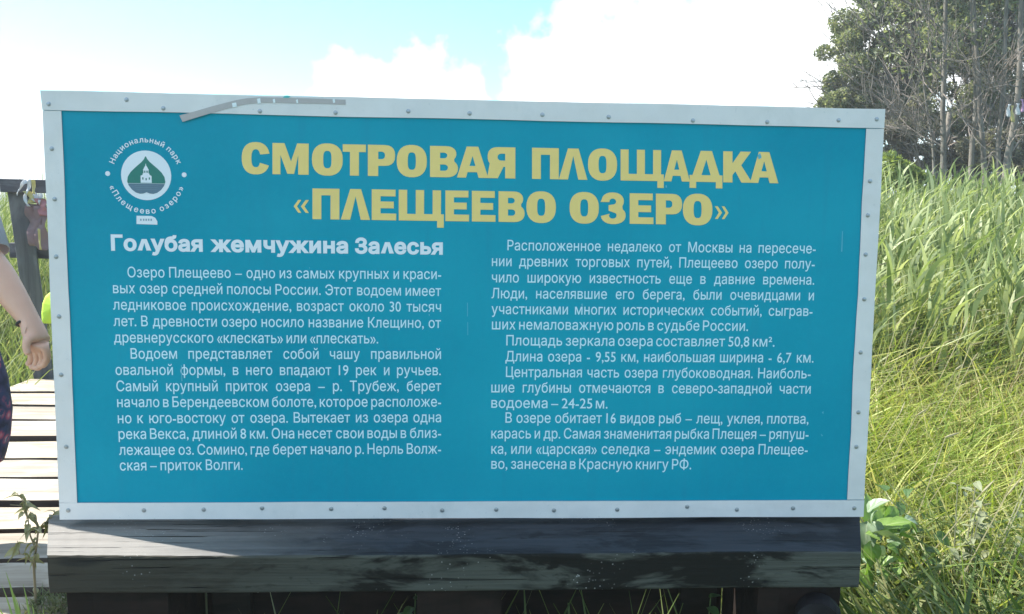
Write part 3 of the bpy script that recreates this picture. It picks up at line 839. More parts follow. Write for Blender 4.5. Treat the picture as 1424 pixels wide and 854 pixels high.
# ------------------------------------------------------------------ grass (stuff)
rng = np.random.default_rng(11)
def blades(xy, h, w, lean, seg=4, droop=1.0, wind=(0.25, -.05), z0=None, tipw=.08):
    n = len(xy)
    th = rng.uniform(0, 2 * np.pi, n)
    dirx = np.cos(th) * lean + wind[0] * rng.uniform(.2, 1.3, n); diry = np.sin(th) * lean + wind[1]
    fa = rng.uniform(0, 2 * np.pi, n)
    sx, sy = np.cos(fa), np.sin(fa)
    V = np.zeros((n, seg + 1, 2, 3))
    gz = ground_h(xy[:, 0], xy[:, 1]) - .02 if z0 is None else z0
    for k in range(seg + 1):
        t = k / seg
        bend = t ** 2.0 * droop
        cx = xy[:, 0] + dirx * h * bend; cy = xy[:, 1] + diry * h * bend
        l2 = np.hypot(dirx, diry) * bend
        cz = gz + h * (t - .33 * np.minimum(l2, 1.6) ** 1.6 * t)
        ww = w * (np.sin(np.pi * min(.92, .22 + t * .78)) if k < seg else tipw) * .5
        V[:, k, 0] = np.stack([cx - sx * ww, cy - sy * ww, cz], -1)
        V[:, k, 1] = np.stack([cx + sx * ww, cy + sy * ww, cz], -1)
    b = (np.arange(n) * (seg + 1) * 2)[:, None]
    f = np.array([[2 * k, 2 * k + 1, 2 * k + 3, 2 * k + 2] for k in range(seg)])
    return V.reshape(-1, 3), (b[:, :, None] + f[None]).reshape(-1, 4)
def cat(parts):
    Vs, Fs, o = [], [], 0
    for v, f in parts:
        Vs.append(v); Fs.append(f + o); o += len(v)
    return np.concatenate(Vs), np.concatenate(Fs)
def scatter(n, x0, x1, y0, y1, clump=.5):
    p = np.stack([rng.uniform(x0, x1, n), rng.uniform(y0, y1, n)], -1)
    k = int(n * clump); c = p[rng.integers(0, n, k)]
    c = c[rng.integers(0, max(1, k // 14), k)] if k else c
    p[:k] = c + rng.normal(0, .035, (k, 2))
    return p
grass_m = leafmat('meadow_grass', [(.05, (.045, .085, .016)), (.28, (.175, .25, .04)), (.5, (.33, .375, .09)), (.72, (.38, .36, .15)), (.95, (.56, .50, .32))], .36, .5, 1.6)
reed_m = leafmat('reed_leaves', [(.05, (.06, .092, .038)), (.35, (.155, .205, .08)), (.6, (.28, .33, .15)), (.85, (.47, .49, .31))], .38, .6, 1.4)
# right-hand meadow, near
def outside(p):
    return ~((p[:, 0] > -2.55) & (p[:, 0] < .99) & (p[:, 1] > 1.1) & (p[:, 1] < 4.9) & ~((p[:, 0] > -.9) & (p[:, 1] > 2.25)))
def canopy(y):
    return np.interp(y, [1, 2.2, 3.2, 4.2, 5.5, 8, 12], [.52, .62, .78, 1.02, 1.30, 1.66, 1.78])
pA = scatter(13500, .98, 3.3, 1.25, 3.4, .72); pA = pA[outside(pA) & ((pA[:, 0] > 1.12) | (pA[:, 1] > 2.4))]
hA = canopy(pA[:, 1]) * rng.uniform(.45, 1.12, len(pA))
a1 = blades(pA, hA, rng.uniform(.004, .013, len(pA)), .45, 5, wind=(.12, -.05), droop=1.15)
pB = scatter(15000, 1.2, 5.2, 3.0, 5.4, .5)
hB = canopy(pB[:, 1]) * rng.uniform(.5, 1.1, len(pB))
a2 = blades(pB, hB, rng.uniform(.006, .017, len(pB)), .55, 5, wind=(.2, -.04), droop=1.1)
pS = scatter(1500, 1.25, 4.5, 1.4, 5.0, .3)
a3 = blades(pS, canopy(pS[:, 1]) * rng.uniform(.8, 1.3, len(pS)), rng.uniform(.003, .006, len(pS)), .25, 3, wind=(.12, 0), droop=.8)
pQ = scatter(3800, 1.25, 4.2, 1.5, 4.2, .6)
a4 = blades(pQ, canopy(pQ[:, 1]) * rng.uniform(.6, 1.05, len(pQ)), rng.uniform(.013, .024, len(pQ)), .7, 6, wind=(.1, -.12), droop=1.3)
tag(fast_mesh('meadow_grass', *cat([a1, a2, a3, a4]), grass_m), 'tall sunlit yellow green meadow grass right of the sign', 'grass', kind='stuff')
pC = scatter(6500, 1.5, 8.6, 4.2, 9.5, .3)
hC = canopy(pC[:, 1]) * rng.uniform(.6, 1.12, len(pC))
r1 = blades(pC, hC, rng.uniform(.012, .036, len(pC)), .45, 5, wind=(.24, -.05))
pD = scatter(6000, 1.6, 12, 9.0, 12.5, .3)
r2 = blades(pD, canopy(pD[:, 1]) * rng.uniform(.7, 1.1, len(pD)), rng.uniform(.018, .032, len(pD)), .35, 4, wind=(.3, 0))
pR = scatter(4600, 1.45, 8.4, 3.9, 9.0, .2); hR = canopy(pR[:, 1]) * rng.uniform(.75, 1.12, len(pR))
r4 = blades(pR, hR, rng.uniform(.006, .010, len(pR)), .10, 4, wind=(.12, -.02), droop=.8)
k_ = 8; pL = np.repeat(pR, k_, 0); hL = np.repeat(hR, k_) * np.tile(np.linspace(.25, .93, k_), len(pR))
pL = pL + np.stack([.12 * hL * (hL / 2) , 0 * hL], -1)
nL = len(pL); lL = rng.uniform(.14, .34, nL)
r5 = blades(pL, lL, rng.uniform(.013, .030, nL), .6, 5, wind=(.38, -.10), droop=.95, z0=hL)
pW = scatter(1500, 1.5, 6.5, 4.0, 7.5, .2)
r3 = blades(pW, canopy(pW[:, 1]) * rng.uniform(.55, 1.05, len(pW)), rng.uniform(.035, .058, len(pW)), .45, 6, wind=(.1, -.12), droop=1.3)
tag(fast_mesh('reed_bed', *cat([r1, r2, r3, r4, r5]), reed_m), 'pale green reeds with long arching leaves below the trees', 'reeds', kind='stuff')
# left-hand bank and behind the sign
pE = scatter(12000, -10, -2.55, 3.0, 8.0, .5)
e1 = blades(pE, rng.uniform(.35, 1.0, len(pE)) * np.interp(pE[:, 1], [3, 5, 8], [.7, 1.0, 1.5]), rng.uniform(.006, .013, len(pE)), .4, 4)
pF = scatter(15000, -20, 1.4, 7.0, 13.5, .3)
e2 = blades(pF, rng.uniform(1.1, 1.78, len(pF)), rng.uniform(.014, .028, len(pF)), .35, 4, wind=(.25, 0))
pG = scatter(6000, -2.6, 1.6, 4.95, 7.2, .5)
e3 = blades(pG, rng.uniform(.4, .95, len(pG)), rng.uniform(.007, .014, len(pG)), .45, 4)
pH = scatter(3000, -.9, 1.1, 2.55, 4.9, .5)
e4 = blades(pH, rng.uniform(.3, .6, len(pH)), rng.uniform(.005, .010, len(pH)), .4, 4)
pI = scatter(3500, -4.6, -2.5, 1.0, 3.2, .5)
e5 = blades(pI, rng.uniform(.3, .6, len(pI)), rng.uniform(.005, .010, len(pI)), .4, 4)
left_m = leafmat('bank_grass', [(.05, (.05, .085, .028)), (.3, (.12, .165, .055)), (.6, (.20, .24, .10)), (.9, (.38, .38, .22))], .36, .5, 1.5)
tag(fast_mesh('bank_grass', *cat([e1, e2, e3, e4, e5]), left_m), 'grass and reeds growing along the left bank behind the boardwalk', 'grass', kind='stuff')

# flowering grass heads (fuzzy brownish panicles) among the meadow
hd_m = leafmat('grass_panicles', [(.1, (.24, .24, .12)), (.5, (.34, .31, .18)), (.9, (.46, .42, .28))], .3, .8, 1.1)
g = G()
def spike(p, d, l, r, g_):
    d = Vector(d).normalized(); p = Vector(p)
    g_.tube([p, p + d * l * .25, p + d * l * .7, p + d * l], [r * .5, r, r * .8, r * .2], 5)
pts = []
for i in range(190):
    x = rnd.uniform(1.15, 4.4); y = rnd.uniform(1.5, 5.2)
    h = float(canopy(y)) * rnd.uniform(.85, 1.2)
    b = Vector((x, y, 0)); t = Vector((x + rnd.uniform(.02, .28), y + rnd.uniform(-.1, .06), h))
    mid = (b + t) / 2 - Vector((.06, 0, -.02))
    g.tube([b, mid, t], [.0022, .0018, .0014], 3, cap=False)
    spike(t, (rnd.uniform(.2, 1.0), rnd.uniform(-.3, .3), rnd.uniform(.1, .8)), rnd.uniform(.04, .08), rnd.uniform(.0025, .0045), g)
tag(g.build('grass_seed_heads', hd_m), 'seed heads nodding over the meadow grass', 'grass', kind='stuff')
# reddish panicle haze
n = 600
pc = np.stack([rng.normal(2.55, .45, n), rng.normal(3.35, .45, n)], -1)
v, f = blades(pc, rng.uniform(.72, .98, n) * np.interp(pc[:, 1], [2.5, 3.3, 4.5], [.8, 1, 1.2]), rng.uniform(.003, .006, n), .5, 4, wind=(.2, 0))
tag(fast_mesh('russet_grass', v, f, leafmat('russet_grass', [(.1, (.16, .10, .05)), (.6, (.26, .19, .10)), (.9, (.34, .28, .16))], .3, .7, 1.1)), 'thin russet flowering grass in the middle of the meadow', 'grass', kind='stuff')

# ------------------------------------------------------------------ leafy plants
def leaf_mesh(name, l, w, mat, fold=.25, curl=.35, n=7, wav=0.0, seed=0):
    r = random.Random(seed); g = G(); vs = []; fs = []
    for i in range(n + 1):
        t = i / n; ww = w * .5 * (math.sin(math.pi * min(1, t ** .75)) ** .8 if 0 < t < 1 else .02)
        z = -curl * l * t * t; y = l * t * (1 - .15 * curl * t)
        wv = r.uniform(-1, 1) * wav * w
        vs += [(-ww, y, z + fold * ww + wv), (-ww * .5, y, z + fold * ww * .35), (0, y, z - .002), (ww * .5, y, z + fold * ww * .35), (ww, y, z + fold * ww - wv)]
    for i in range(n):
        for k in range(4):
            a = i * 5 + k; fs.append((a, a + 1, a + 6, a + 5))
    g.add(vs, fs)
    me = bpy.data.meshes.new(name); me.from_pydata(g.v, [], g.f); me.materials.append(mat)
    me.polygons.foreach_set('use_smooth', [True] * len(me.polygons)); me.update()
    return me
def broadleaf(name, c1, c2, vein, trans=.35):
    m = M(name)
    g_ = m.n('ShaderNodeObjectInfo')
    n_1 = m.noise(m.coord(), 30, 4, .6)
    c = m.mix(n_1, c1, c2)
    t = m.n('ShaderNodeTexCoord'); sp = m.n('ShaderNodeSeparateXYZ', {0: t.outputs['Object']})
    ab = m.n('ShaderNodeMath', {0: sp.outputs[0]}, operation='ABSOLUTE').outputs[0]
    c = m.mix(m.ramp(ab, [(.0012, (1, 1, 1)), (.0025, (0, 0, 0))]), c, vein)
    hv = m.n('ShaderNodeMixRGB') if False else None
    m.col(c).rough(.42)
    m.translucent(m.mix(1.0, c, (1.7, 1.8, .8, 1), 'MULTIPLY'), trans)
    w_ = m.n('ShaderNodeTexWave', {'Vector': m.coord((1, 1, 1)), 'Scale': 28.0, 'Distortion': 1.5}, wave_type='BANDS', bands_direction='DIAGONAL')
    m.bump(w_.outputs['Fac'], .25, .003)
    return m.m
lf_bright = broadleaf('bright_leaf', (.13, .22, .045), (.18, .28, .065), (.26, .34, .14), .28)
lf_pale = broadleaf('pale_leaf_back', (.17, .23, .14), (.22, .29, .19), (.32, .38, .27), .2)
lf_dark = broadleaf('dark_leaf', (.05, .105, .03), (.085, .15, .045), (.10, .16, .06), .3)
lf_dry = broadleaf('olive_leaf', (.24, .24, .12), (.34, .31, .18), (.30, .27, .16), .2)
stem_m = plain('green_stem', (.11, .16, .05), .6, .2)
drystem_m = plain('dry_stem', (.24, .19, .11), .7, .2)
def orient(o, base, d, roll=0.0):
    d = Vector(d).normalized()
    q = d.to_track_quat('Y', 'Z')
    mm_ = Matrix.Translation(Vector(base)) @ q.to_matrix().to_4x4() @ Matrix.Rotation(roll, 4, 'Y')
    w = Vector((0, 0, 0)); p = o.parent
    o.matrix_parent_inverse = Matrix.Identity(4)
    while p is not None: w = w + p.location; p = p.parent
    o.matrix_basis = Matrix.Translation(-w) @ mm_
def plant(name, base, stems, leaves, label, cat_, group=None, smat=None):
    """stems: list of point lists with radius; leaves: (pos, dir, roll, mesh, scale)"""
    root = empty(name, base, label, cat_, group)
    g = G()
    for pts_, r in stems: g.tube(pts_, [r * (1 - .6 * i / (len(pts_) - 1)) for i in range(len(pts_))], 5)
    g.build('stem', smat or stem_m, root)
    for pos, d, roll, me, s in leaves:
        o = link('leaf', me, root); orient(o, pos, d, roll); o.scale = (s, s, s)
    return root
big = [leaf_mesh('broad_leaf', .12, .085, m_, .3, .4, 7, .05, i) for i, m_ in enumerate((lf_bright, lf_pale, lf_bright))]
drk = [leaf_mesh('dark_leaf', .10, .06, lf_dark, .3, .5, 6, .04, 5), leaf_mesh('dark_leaf', .09, .05, lf_dark, .2, .3, 6, .04, 6)]
# broad-leaved plant at the right corner of the sign
P = lambda x, y, Y: Vector(at_y(x, y, Y))
b0 = Vector((1.10, 2.12, 0))
root_p = [(P(rnd.uniform(1200, 1262), rnd.uniform(700, 800), rnd.uniform(2.09, 2.2)), (rnd.uniform(-.6, .9), rnd.uniform(-.7, .2), rnd.uniform(-.5, .7)), rnd.uniform(-.8, .8), big[k % 3], rnd.uniform(.28, .5)) for k in range(26)] + [(P(1206, 725, 2.11), (-.25, -.35, -.9), .1, big[1], .75), (P(1206, 712, 2.10), (.3, -.3, .75), .5, big[1], .55), (P(1212, 742, 2.09), (.85, -.35, .12), -.5, big[1], .8),
          (P(1216, 738, 2.11), (.7, -.1, .55), .2, big[0], .85), (P(1210, 733, 2.13), (.1, .1, .95), .9, big[0], .75), (P(1210, 752, 2.09), (.05, -.4, -.9), .2, big[0], .6),
          (P(1204, 770, 2.09), (.2, -.35, -.9), -.3, big[0], .55), (P(1220, 758, 2.13), (.35, -.3, -.8), .3, big[1], .5), (P(1202, 790, 2.10), (-.05, -.5, -.8), .6, big[2], .5), (P(1232, 735, 2.17), (.75, .2, .3), .1, drk[0], 1.1)]
plant('broad_leaved_plant', b0, [([b0, Vector((1.10, 2.12, .4)), P(1208, 770, 2.11), P(1208, 722, 2.12)], .005)], root_p, 'bright broad leaved plant touching the lower right corner of the sign', 'plant')
# darker bush just beyond it
b1 = Vector((1.26, 2.27, 0)); lv = []
stm = []
for i in range(9):
    a = rnd.uniform(0, 6.28); top_ = Vector((1.25 + .13 * math.cos(a), 2.27 + .10 * math.sin(a), rnd.uniform(.46, .62)))
    stm.append(([b1, (b1 + top_) / 2 + Vector((0, 0, .08)), top_], .004))
    for k in range(9):
        p = b1.lerp(top_, .35 + .65 * k / 8) + Vector((rnd.uniform(-.02, .02), rnd.uniform(-.02, .02), .03))
        t_ = rnd.uniform(0, 6.28)
        lv.append((p, (math.cos(t_), math.sin(t_), rnd.uniform(-.3, .5)), rnd.uniform(-.6, .6), drk[k % 2], rnd.uniform(.4, .75)))
plant('dark_leafy_bush', b1, stm, lv, 'low dark green leafy bush just right of the broad leaved plant', 'bush')
# greyish flowering weed to its right
b2 = Vector((1.46, 2.20, 0)); stm = []; lv = []
smol = leaf_mesh('small_leaf', .05, .022, leafmat('grey_green_leaf', [(.2, (.13, .17, .09)), (.8, (.28, .29, .18))], .3), .2, .5, 4)
for i in range(12):
    top_ = b2 + Vector((rnd.uniform(-.16, .2), rnd.uniform(-.12, .12), rnd.uniform(.52, .72)))
    stm.append(([b2, b2.lerp(top_, .6) + Vector((-.02, 0, .06)), top_, top_ + Vector((rnd.uniform(.02, .06), rnd.uniform(-.03, .03), -.02))], .0028))
    for k in range(11):
        p = b2.lerp(top_, .5 + .5 * k / 10) + Vector((rnd.uniform(-.012, .012), rnd.uniform(-.012, .012), .05 * (1 - k / 10)))
        t_ = rnd.uniform(0, 6.28)
        lv.append((p, (math.cos(t_), math.sin(t_), rnd.uniform(-.2, .7)), rnd.uniform(-.6, .6), smol, rnd.uniform(.5, 1.15)))
plant('flowering_weed', b2, stm, lv, 'pale grey green flowering weed standing in the grass right of the sign corner', 'weed', smat=plain('pale_stem', (.22, .22, .13), .7, .2))
# low weeds near the bottom right: ground cover
n = 9000
pc = np.stack([rng.uniform(1.03, 2.6, n), rng.uniform(1.2, 2.5, n)], -1)
v, f = blades(pc, rng.uniform(.15, .50, n), rng.uniform(.008, .020, n), .7, 3, droop=1.1, z0=rng.uniform(0, .25, n))
cover_m = leafmat('low_weeds', [(.1, (.04, .075, .02)), (.45, (.10, .15, .04)), (.75, (.19, .23, .08)), (.95, (.42, .40, .27))], .34, .5, 1.5)
tag(fast_mesh('low_weeds', v, f, cover_m), 'tangled low weeds and dry stalks at the foot of the meadow', 'weeds', kind='stuff')
# shade weeds under the plinth
n = 420
pc = np.stack([rng.uniform(-.68, .7, n), rng.uniform(1.93, 2.09, n)], -1)
v, f = blades(pc, rng.uniform(.15, .52, n), rng.uniform(.006, .016, n), .3, 3, wind=(0, 0))
tag(fast_mesh('shade_grass', v, f, cover_m), 'thin dark grass growing in the gap under the timber bench', 'grass', kind='stuff')
for i, (px, lab) in enumerate(((236, 'nettle under the left end of the timber bench'), (575, 'nettle with a pointed leaf under the middle of the timber bench'), (985, 'nettle under the timber bench left of the log end'))):
    q = P(px, 842, 1.90 + .02 * i); b = Vector((q.x, q.y, 0)); lv = []
    for k in range(8):
        z = q.z - .16 + .026 * k; t_ = k * 1.57 + i
        lv.append((Vector((b.x, b.y, z)), (math.cos(t_), math.sin(t_) - .2, .25), 0, drk[k % 2], .7 - .04 * k))
    plant('nettle', b, [([b, Vector((b.x, b.y, q.z - .1)), Vector((b.x + .005, b.y, q.z + .03))], .003)], lv, lab, 'nettle', 'nettles under the timber bench')
# curled dry weed between boardwalk and bench
wb = P(44, 800, 1.98); wb = Vector(at_z(46, 800, .40)); wb.z = .30
olv = leaf_mesh('curled_leaf', .045, .020, lf_dry, .5, 1.1, 6, .08, 9); olv2 = leaf_mesh('curled_leaf', .055, .030, lf_dry, .4, .8, 6, .08, 12)
Yw = 2.03
s1 = [Vector((P(46, 800, Yw).x, Yw, .30)), P(47, 785, Yw), P(50, 765, Yw), P(53, 740, Yw), P(50, 722, Yw), P(42, 712, Yw)]
s2 = [P(50, 765, Yw), P(42, 745, Yw), P(39, 722, Yw), P(30, 703, Yw), P(14, 702, Yw)]
s3 = [P(53, 742, Yw), P(60, 728, Yw), P(70, 722, Yw), P(76, 712, Yw)]
s4 = [P(39, 722, Yw), P(36, 705, Yw), P(28, 690, Yw), P(22, 686, Yw)]
s5 = [P(47, 785, Yw), P(36, 772, Yw), P(27, 770, Yw), P(24, 752, Yw)]
lv = []
for s_, ms in ((s1, (olv, olv2)), (s2, (olv, olv)), (s3, (olv2, olv)), (s4, (olv, olv)), (s5, (olv, olv2))):
    for k in range(1, len(s_)):
        for q in range(3):
            p = s_[k - 1].lerp(s_[k], rnd.uniform(0, 1)); t_ = rnd.uniform(0, 6.28)
            lv.append((p, (math.cos(t_), .4 * math.sin(t_), rnd.uniform(-.6, .8)), rnd.uniform(-1, 1), ms[q % 2], rnd.uniform(.35, .75)))
plant('dry_weed', s1[0], [(s1, .0035), (s2, .0022), (s3, .0022), (s4, .0016), (s5, .002)], lv, 'curled olive and brown weed between the boardwalk and the timber bench', 'weed', smat=drystem_m)
# mossy fringe at its foot
fr = []
n = 260
pc = np.stack([rng.uniform(P(30, 795, 2.02)[0], -.955, n), rng.uniform(1.98, 2.08, n)], -1)
v, f = blades(pc, rng.uniform(.02, .05, n), rng.uniform(.003, .006, n), .8, 3, z0=DECK - .004, wind=(0, 0))
tag(fast_mesh('moss_fringe', v, f, leafmat('moss_fringe', [(.2, (.08, .10, .04)), (.8, (.20, .21, .11))], .3)), 'little olive tufts between two boardwalk planks beside the bench', 'moss', kind='stuff')
# green blades at bottom left
tb = Vector(at_y(38, 905, 1.62)); root = empty('grass_tuft', (tb.x, tb.y, DECK), 'fresh green grass blades at the lower left edge beside the bench', 'grass tuft')
bl_m = leafmat('fresh_blade', [(.2, (.14, .22, .05)), (.8, (.24, .32, .09))], .4)
for (x, y), w_ in (((8, 795), .012), ((2, 812), .009), ((32, 812), .011), ((-6, 838), .012), ((45, 840), .008), ((20, 826), .010), ((60, 845), .007)):
    tip = P(x, y, 1.62 + rnd.uniform(-.03, .05)); base = tb + Vector((rnd.uniform(-.02, .02), rnd.uniform(-.02, .02), -.12))
    mid = base.lerp(tip, .55) + Vector((.012, 0, .03))
    g = G(); vs = []
    for k in range(9):
        t = k / 8; p = base * (1 - t) ** 2 + mid * 2 * t * (1 - t) + tip * t * t
        ww = w_ * .5 * (1 - t ** 2.2) + .0003
        vs += [p + Vector((-ww, ww * .5, 0)), p + Vector((0, 0, -ww * .4)), p + Vector((ww, -ww * .2, 0))]
    fs = [(3 * k + j, 3 * k + j + 1, 3 * k + j + 4, 3 * k + j + 3) for k in range(8) for j in range(2)]
    g.add(vs, fs); g.build('blade', bl_m, root)

# ------------------------------------------------------------------ trees
bark = M('grey_bark')
bn_ = bark.noise(bark.coord((14, 14, 4)), 1.0, 6, .65)
bark.col(bark.ramp(bn_, [(.3, (.07, .062, .055)), (.5, (.15, .135, .115)), (.72, (.24, .22, .19))])).rough(.9)
bark.bump(bn_, .6, .01)
twig_m = plain('dead_twigs', (.19, .16, .14), .85, .3, 6)
crown_m = leafmat('crown_leaves', [(.05, (.065, .08, .05)), (.35, (.12, .145, .085)), (.6, (.18, .20, .125)), (.8, (.27, .27, .20)), (.97, (.42, .42, .36))], .5, .4, 1.45)
crown_m2 = leafmat('brownish_crown', [(.05, (.085, .08, .078)), (.4, (.14, .135, .12)), (.7, (.21, .21, .16)), (.95, (.36, .35, .30))], .46, .5, 1.4)
def leaf_cloud(centers, radii, n, size, flat=.8):
    """quads spread in clumps: returns V,F"""
    c = np.array(centers); r = np.array(radii)
    w_ = r ** 2 / (r ** 2).sum()
    i = rng.choice(len(c), n, p=w_)
    d = rng.normal(size=(n, 3)); d /= np.linalg.norm(d, axis=1)[:, None]
    rad = r[i] * rng.uniform(.25, 1.0, n) ** .5
    p = c[i] + d * rad[:, None] * np.array([1, 1, flat])
    a = rng.normal(size=(n, 3)); a /= np.linalg.norm(a, axis=1)[:, None]
    b = np.cross(a, rng.normal(size=(n, 3))); b /= np.linalg.norm(b, axis=1)[:, None]
    s = (size * rng.uniform(.6, 1.3, n))[:, None]
    V = np.stack([p - a * s, p + b * s * .42, p + a * s, p - b * s * .42], 1).reshape(-1, 3)
    F = np.arange(4 * n).reshape(n, 4)
    return V, F
def limb_path(p, d, l, n, wob, up=0.0, r=rnd):
    pts = [Vector(p)]; d = Vector(d).normalized()
    for i in range(n):
        d = (d + Vector((r.uniform(-wob, wob), r.uniform(-wob, wob), r.uniform(-wob, wob) + up))).normalized()
        pts.append(pts[-1] + d * (l / n))
    return pts
def twiggy(g, pts, rad, depth, r, spread=.7, up=.05):
    g.tube(pts, [rad * (1 - .75 * i / (len(pts) - 1)) for i in range(len(pts))], 5 if depth > 1 else 4, cap=False)
    if depth == 0: return
    l = (pts[-1] - pts[0]).length
    for k in range(1, len(pts)):
        for _ in range(r.choice((1, 1, 2))):
            d = (pts[k] - pts[k - 1]).normalized() + Vector((r.uniform(-spread, spread), r.uniform(-spread, spread), r.uniform(-spread * .6, spread)))
            twiggy(g, limb_path(pts[k], d, l * r.uniform(.25, .55), 4, .16, up, r), max(rad * .5, .0055), depth - 1, r, spread, up)
TY = 12.6
def screen_tree(name, path_px, Y, rad, branches, label, cat_='tree', group='bare-stemmed trees behind the reeds', crown=None, seed=0, high=True):
    r = random.Random(seed)
    pts = [P(x, y, Y) for x, y in path_px]
    base = Vector((pts[0].x, Y, 0))
    allp = [base + Vector((0, 0, -.1))] + pts
    # carry on above the picture
    d = (pts[-1] - pts[-2]).normalized()
    ext = limb_path(pts[-1], d, 3.2, 5, .08, .12, r)[1:]
    allp += ext
    root = empty(name, base, label, cat_, group)
    n = len(allp)
    g = G(); g.tube(allp, [rad * .78 * (1.1 - .75 * i / (n - 1)) for i in range(n)], 8); g.build('trunk', bark.m, root, smooth=True)
    for (x0, y0), (x1, y1), rr, dep in branches:
        g = G()
        a, b = P(x0, y0, Y), P(x1, y1, Y - r.uniform(-.9, 1.2))
        dd = b - a; k = 6
        pts_ = [a]
        for i in range(1, k + 1):
            pts_.append(a.lerp(b, i / k) + Vector((r.uniform(-.03, .03), r.uniform(-.05, .05), .10 * math.sin(math.pi * i / k) + r.uniform(-.03, .03))))
        twiggy(g, pts_, rr, dep, r); g.build('limb', twig_m, root)
    for k in range(3):
        q = ext[min(k + 1, len(ext) - 1)]; g = G()
        t_ = r.uniform(0, 6.28)
        twiggy(g, limb_path(q, (math.cos(t_), math.sin(t_), .6), 1.5, 5, .2, .05, r), rad * .35, 1, r); g.build('limb', twig_m, root)
    cs = [tuple(q + Vector((r.uniform(-.6, .6), r.uniform(-.6, .6), r.uniform(-.2, .5)))) for q in ext for _ in range(3)]
    v, f = leaf_cloud(cs, [r.uniform(.35, .7) for _ in cs], 2200, .05)
    fast_mesh('crown', v, f, crown_m, root)
    return root
screen_tree('tree', [(1312, 240), (1312, 200), (1311, 150), (1313, 105), (1314, 60), (1315, 0)], TY, .055,
            [((1311, 108), (1232, 52), .018, 2), ((1312, 190), (1238, 150), .014, 2), ((1312, 160), (1262, 88), .014, 2), ((1311, 130), (1352, 190), .010, 1), ((1312, 205), (1225, 178), .013, 2), ((1314, 60), (1262, 5), .011, 1), ((1312, 178), (1190, 96), .014, 2), ((1313, 90), (1345, 40), .009, 1), ((1312, 215), (1205, 165), .012, 2), ((1313, 140), (1200, 40), .014, 2), ((1314, 45), (1215, -20), .012, 2), ((1312, 170), (1225, 120), .012, 2), ((1313, 120), (1290, 20), .009, 2), ((1312, 185), (1340, 110), .009, 2)],
            'slim grey trunk with bare branches reaching left, nearest to the sign', seed=1)
screen_tree('tree', [(1299, 245), (1298, 215), (1296, 190), (1290, 160), (1285, 120)], TY + .8, .030, [((1298, 222), (1232, 178), .012, 2), ((1297, 200), (1225, 150), .010, 2), ((1296, 190), (1180, 120), .012, 2)], 'thin crooked stem just left of the slim grey trunk', seed=2)
screen_tree('tree', [(1350, 240), (1352, 200), (1356, 170), (1357, 130), (1356, 100)], TY + .5, .055, [((1351, 195), (1335, 150), .010, 1), ((1355, 165), (1380, 120), .010, 1)], 'short thick trunk left of the crooked one, in the middle of the clump', seed=3)
screen_tree('tree', [(1369, 245), (1367, 205), (1363, 160), (1361, 110), (1357, 60), (1354, 0)], TY + .1, .050, [((1363, 150), (1408, 92), .012, 2), ((1361, 100), (1330, 50), .010, 1), ((1358, 62), (1385, 20), .009, 1), ((1366, 200), (1330, 160), .010, 2), ((1364, 180), (1395, 130), .009, 2), ((1361, 120), (1310, 80), .009, 2), ((1360, 90), (1400, 30), .009, 2)], 'tall trunk leaning left at its top, in the middle of the clump', seed=4)
screen_tree('tree', [(1388, 245), (1388, 200), (1391, 160), (1396, 120), (1397, 70), (1400, 0)], TY - .3, .048, [((1390, 210), (1372, 228), .008, 1), ((1391, 165), (1350, 170), .007, 1), ((1396, 110), (1420, 70), .009, 2), ((1389, 208), (1424, 180), .010, 1)], 'pale upright trunk right of the middle of the clump', seed=5)
screen_tree('tree', [(1398, 250), (1402, 215), (1408, 185), (1414, 150), (1418, 100), (1419, 40)], TY - .6, .065, [((1402, 208), (1440, 180), .014, 1), ((1403, 210), (1435, 150), .011, 1), ((1416, 120), (1360, 135), .010, 2), ((1399, 222), (1430, 195), .010, 1), ((1412, 160), (1374, 118), .008, 2)], 'thickest trunk leaning right at the right edge, with ribbons tied to it', seed=6)
screen_tree('tree', [(1452, 250), (1455, 150), (1462, 40)], TY + .3, .055, [((1453, 170), (1400, 90), .012, 2), ((1452, 200), (1405, 150), .010, 2)], 'upright trunk at the far right margin', seed=7)
# leafy trees behind
v, f = leaf_cloud([(x, rnd.uniform(19, 22), rnd.uniform(.2, 1.5)) for x in np.linspace(-5, 20, 90)], [rnd.uniform(.6, 1.1) for _ in range(90)], 90000, .075)
tag(fast_mesh('far_thicket', v, f, crown_m2), 'mass of far bushes closing the view behind the trees', 'thicket', kind='stuff')
def leafy_tree(base_px, Y, blobs_px, n, label, mat, seed, size=.040):
    r = random.Random(seed)
    b = P(base_px, 245, Y); base = Vector((b.x, Y, 0))
    root = empty('leafy_tree', base, label, 'tree', 'leafy trees behind the bare stems')
    cs, rs = [], []
    for x, y, rp in blobs_px:
        c = P(x, y, Y + r.uniform(-.5, .5)); rr = rp * Y / FPX
        for _ in range(7):
            d = Vector((r.gauss(0, 1), r.gauss(0, 1), r.gauss(0, 1))).normalized() * rr * r.uniform(.4, .95)
            cs.append(tuple(c + d)); rs.append(rr * r.uniform(.32, .62))
    g = G(); topz = max(c[2] for c in cs)
    trunk = limb_path(base + Vector((0, 0, -.1)), (0.02, 0, 1), min(topz, 6.5), 8, .07, .1, r)
    g.tube(trunk, [.11 * (1 - .08 * i) for i in range(len(trunk))], 8); g.build('trunk', bark.m, root, smooth=True)
    for c in cs[::2]:
        g = G(); a = trunk[r.randint(2, 6)]; c = Vector(c)
        k = 5; pts_ = [a.lerp(c, i / k) + Vector((0, 0, .15 * math.sin(math.pi * i / k))) + Vector([r.uniform(-.05, .05) for _ in range(3)]) for i in range(k + 1)]
        twiggy(g, pts_, .022, 1, r); g.build('limb', twig_m, root)
    v, f = leaf_cloud(cs, rs, n, size)
    fast_mesh('crown', v, f, mat, root)
    return root
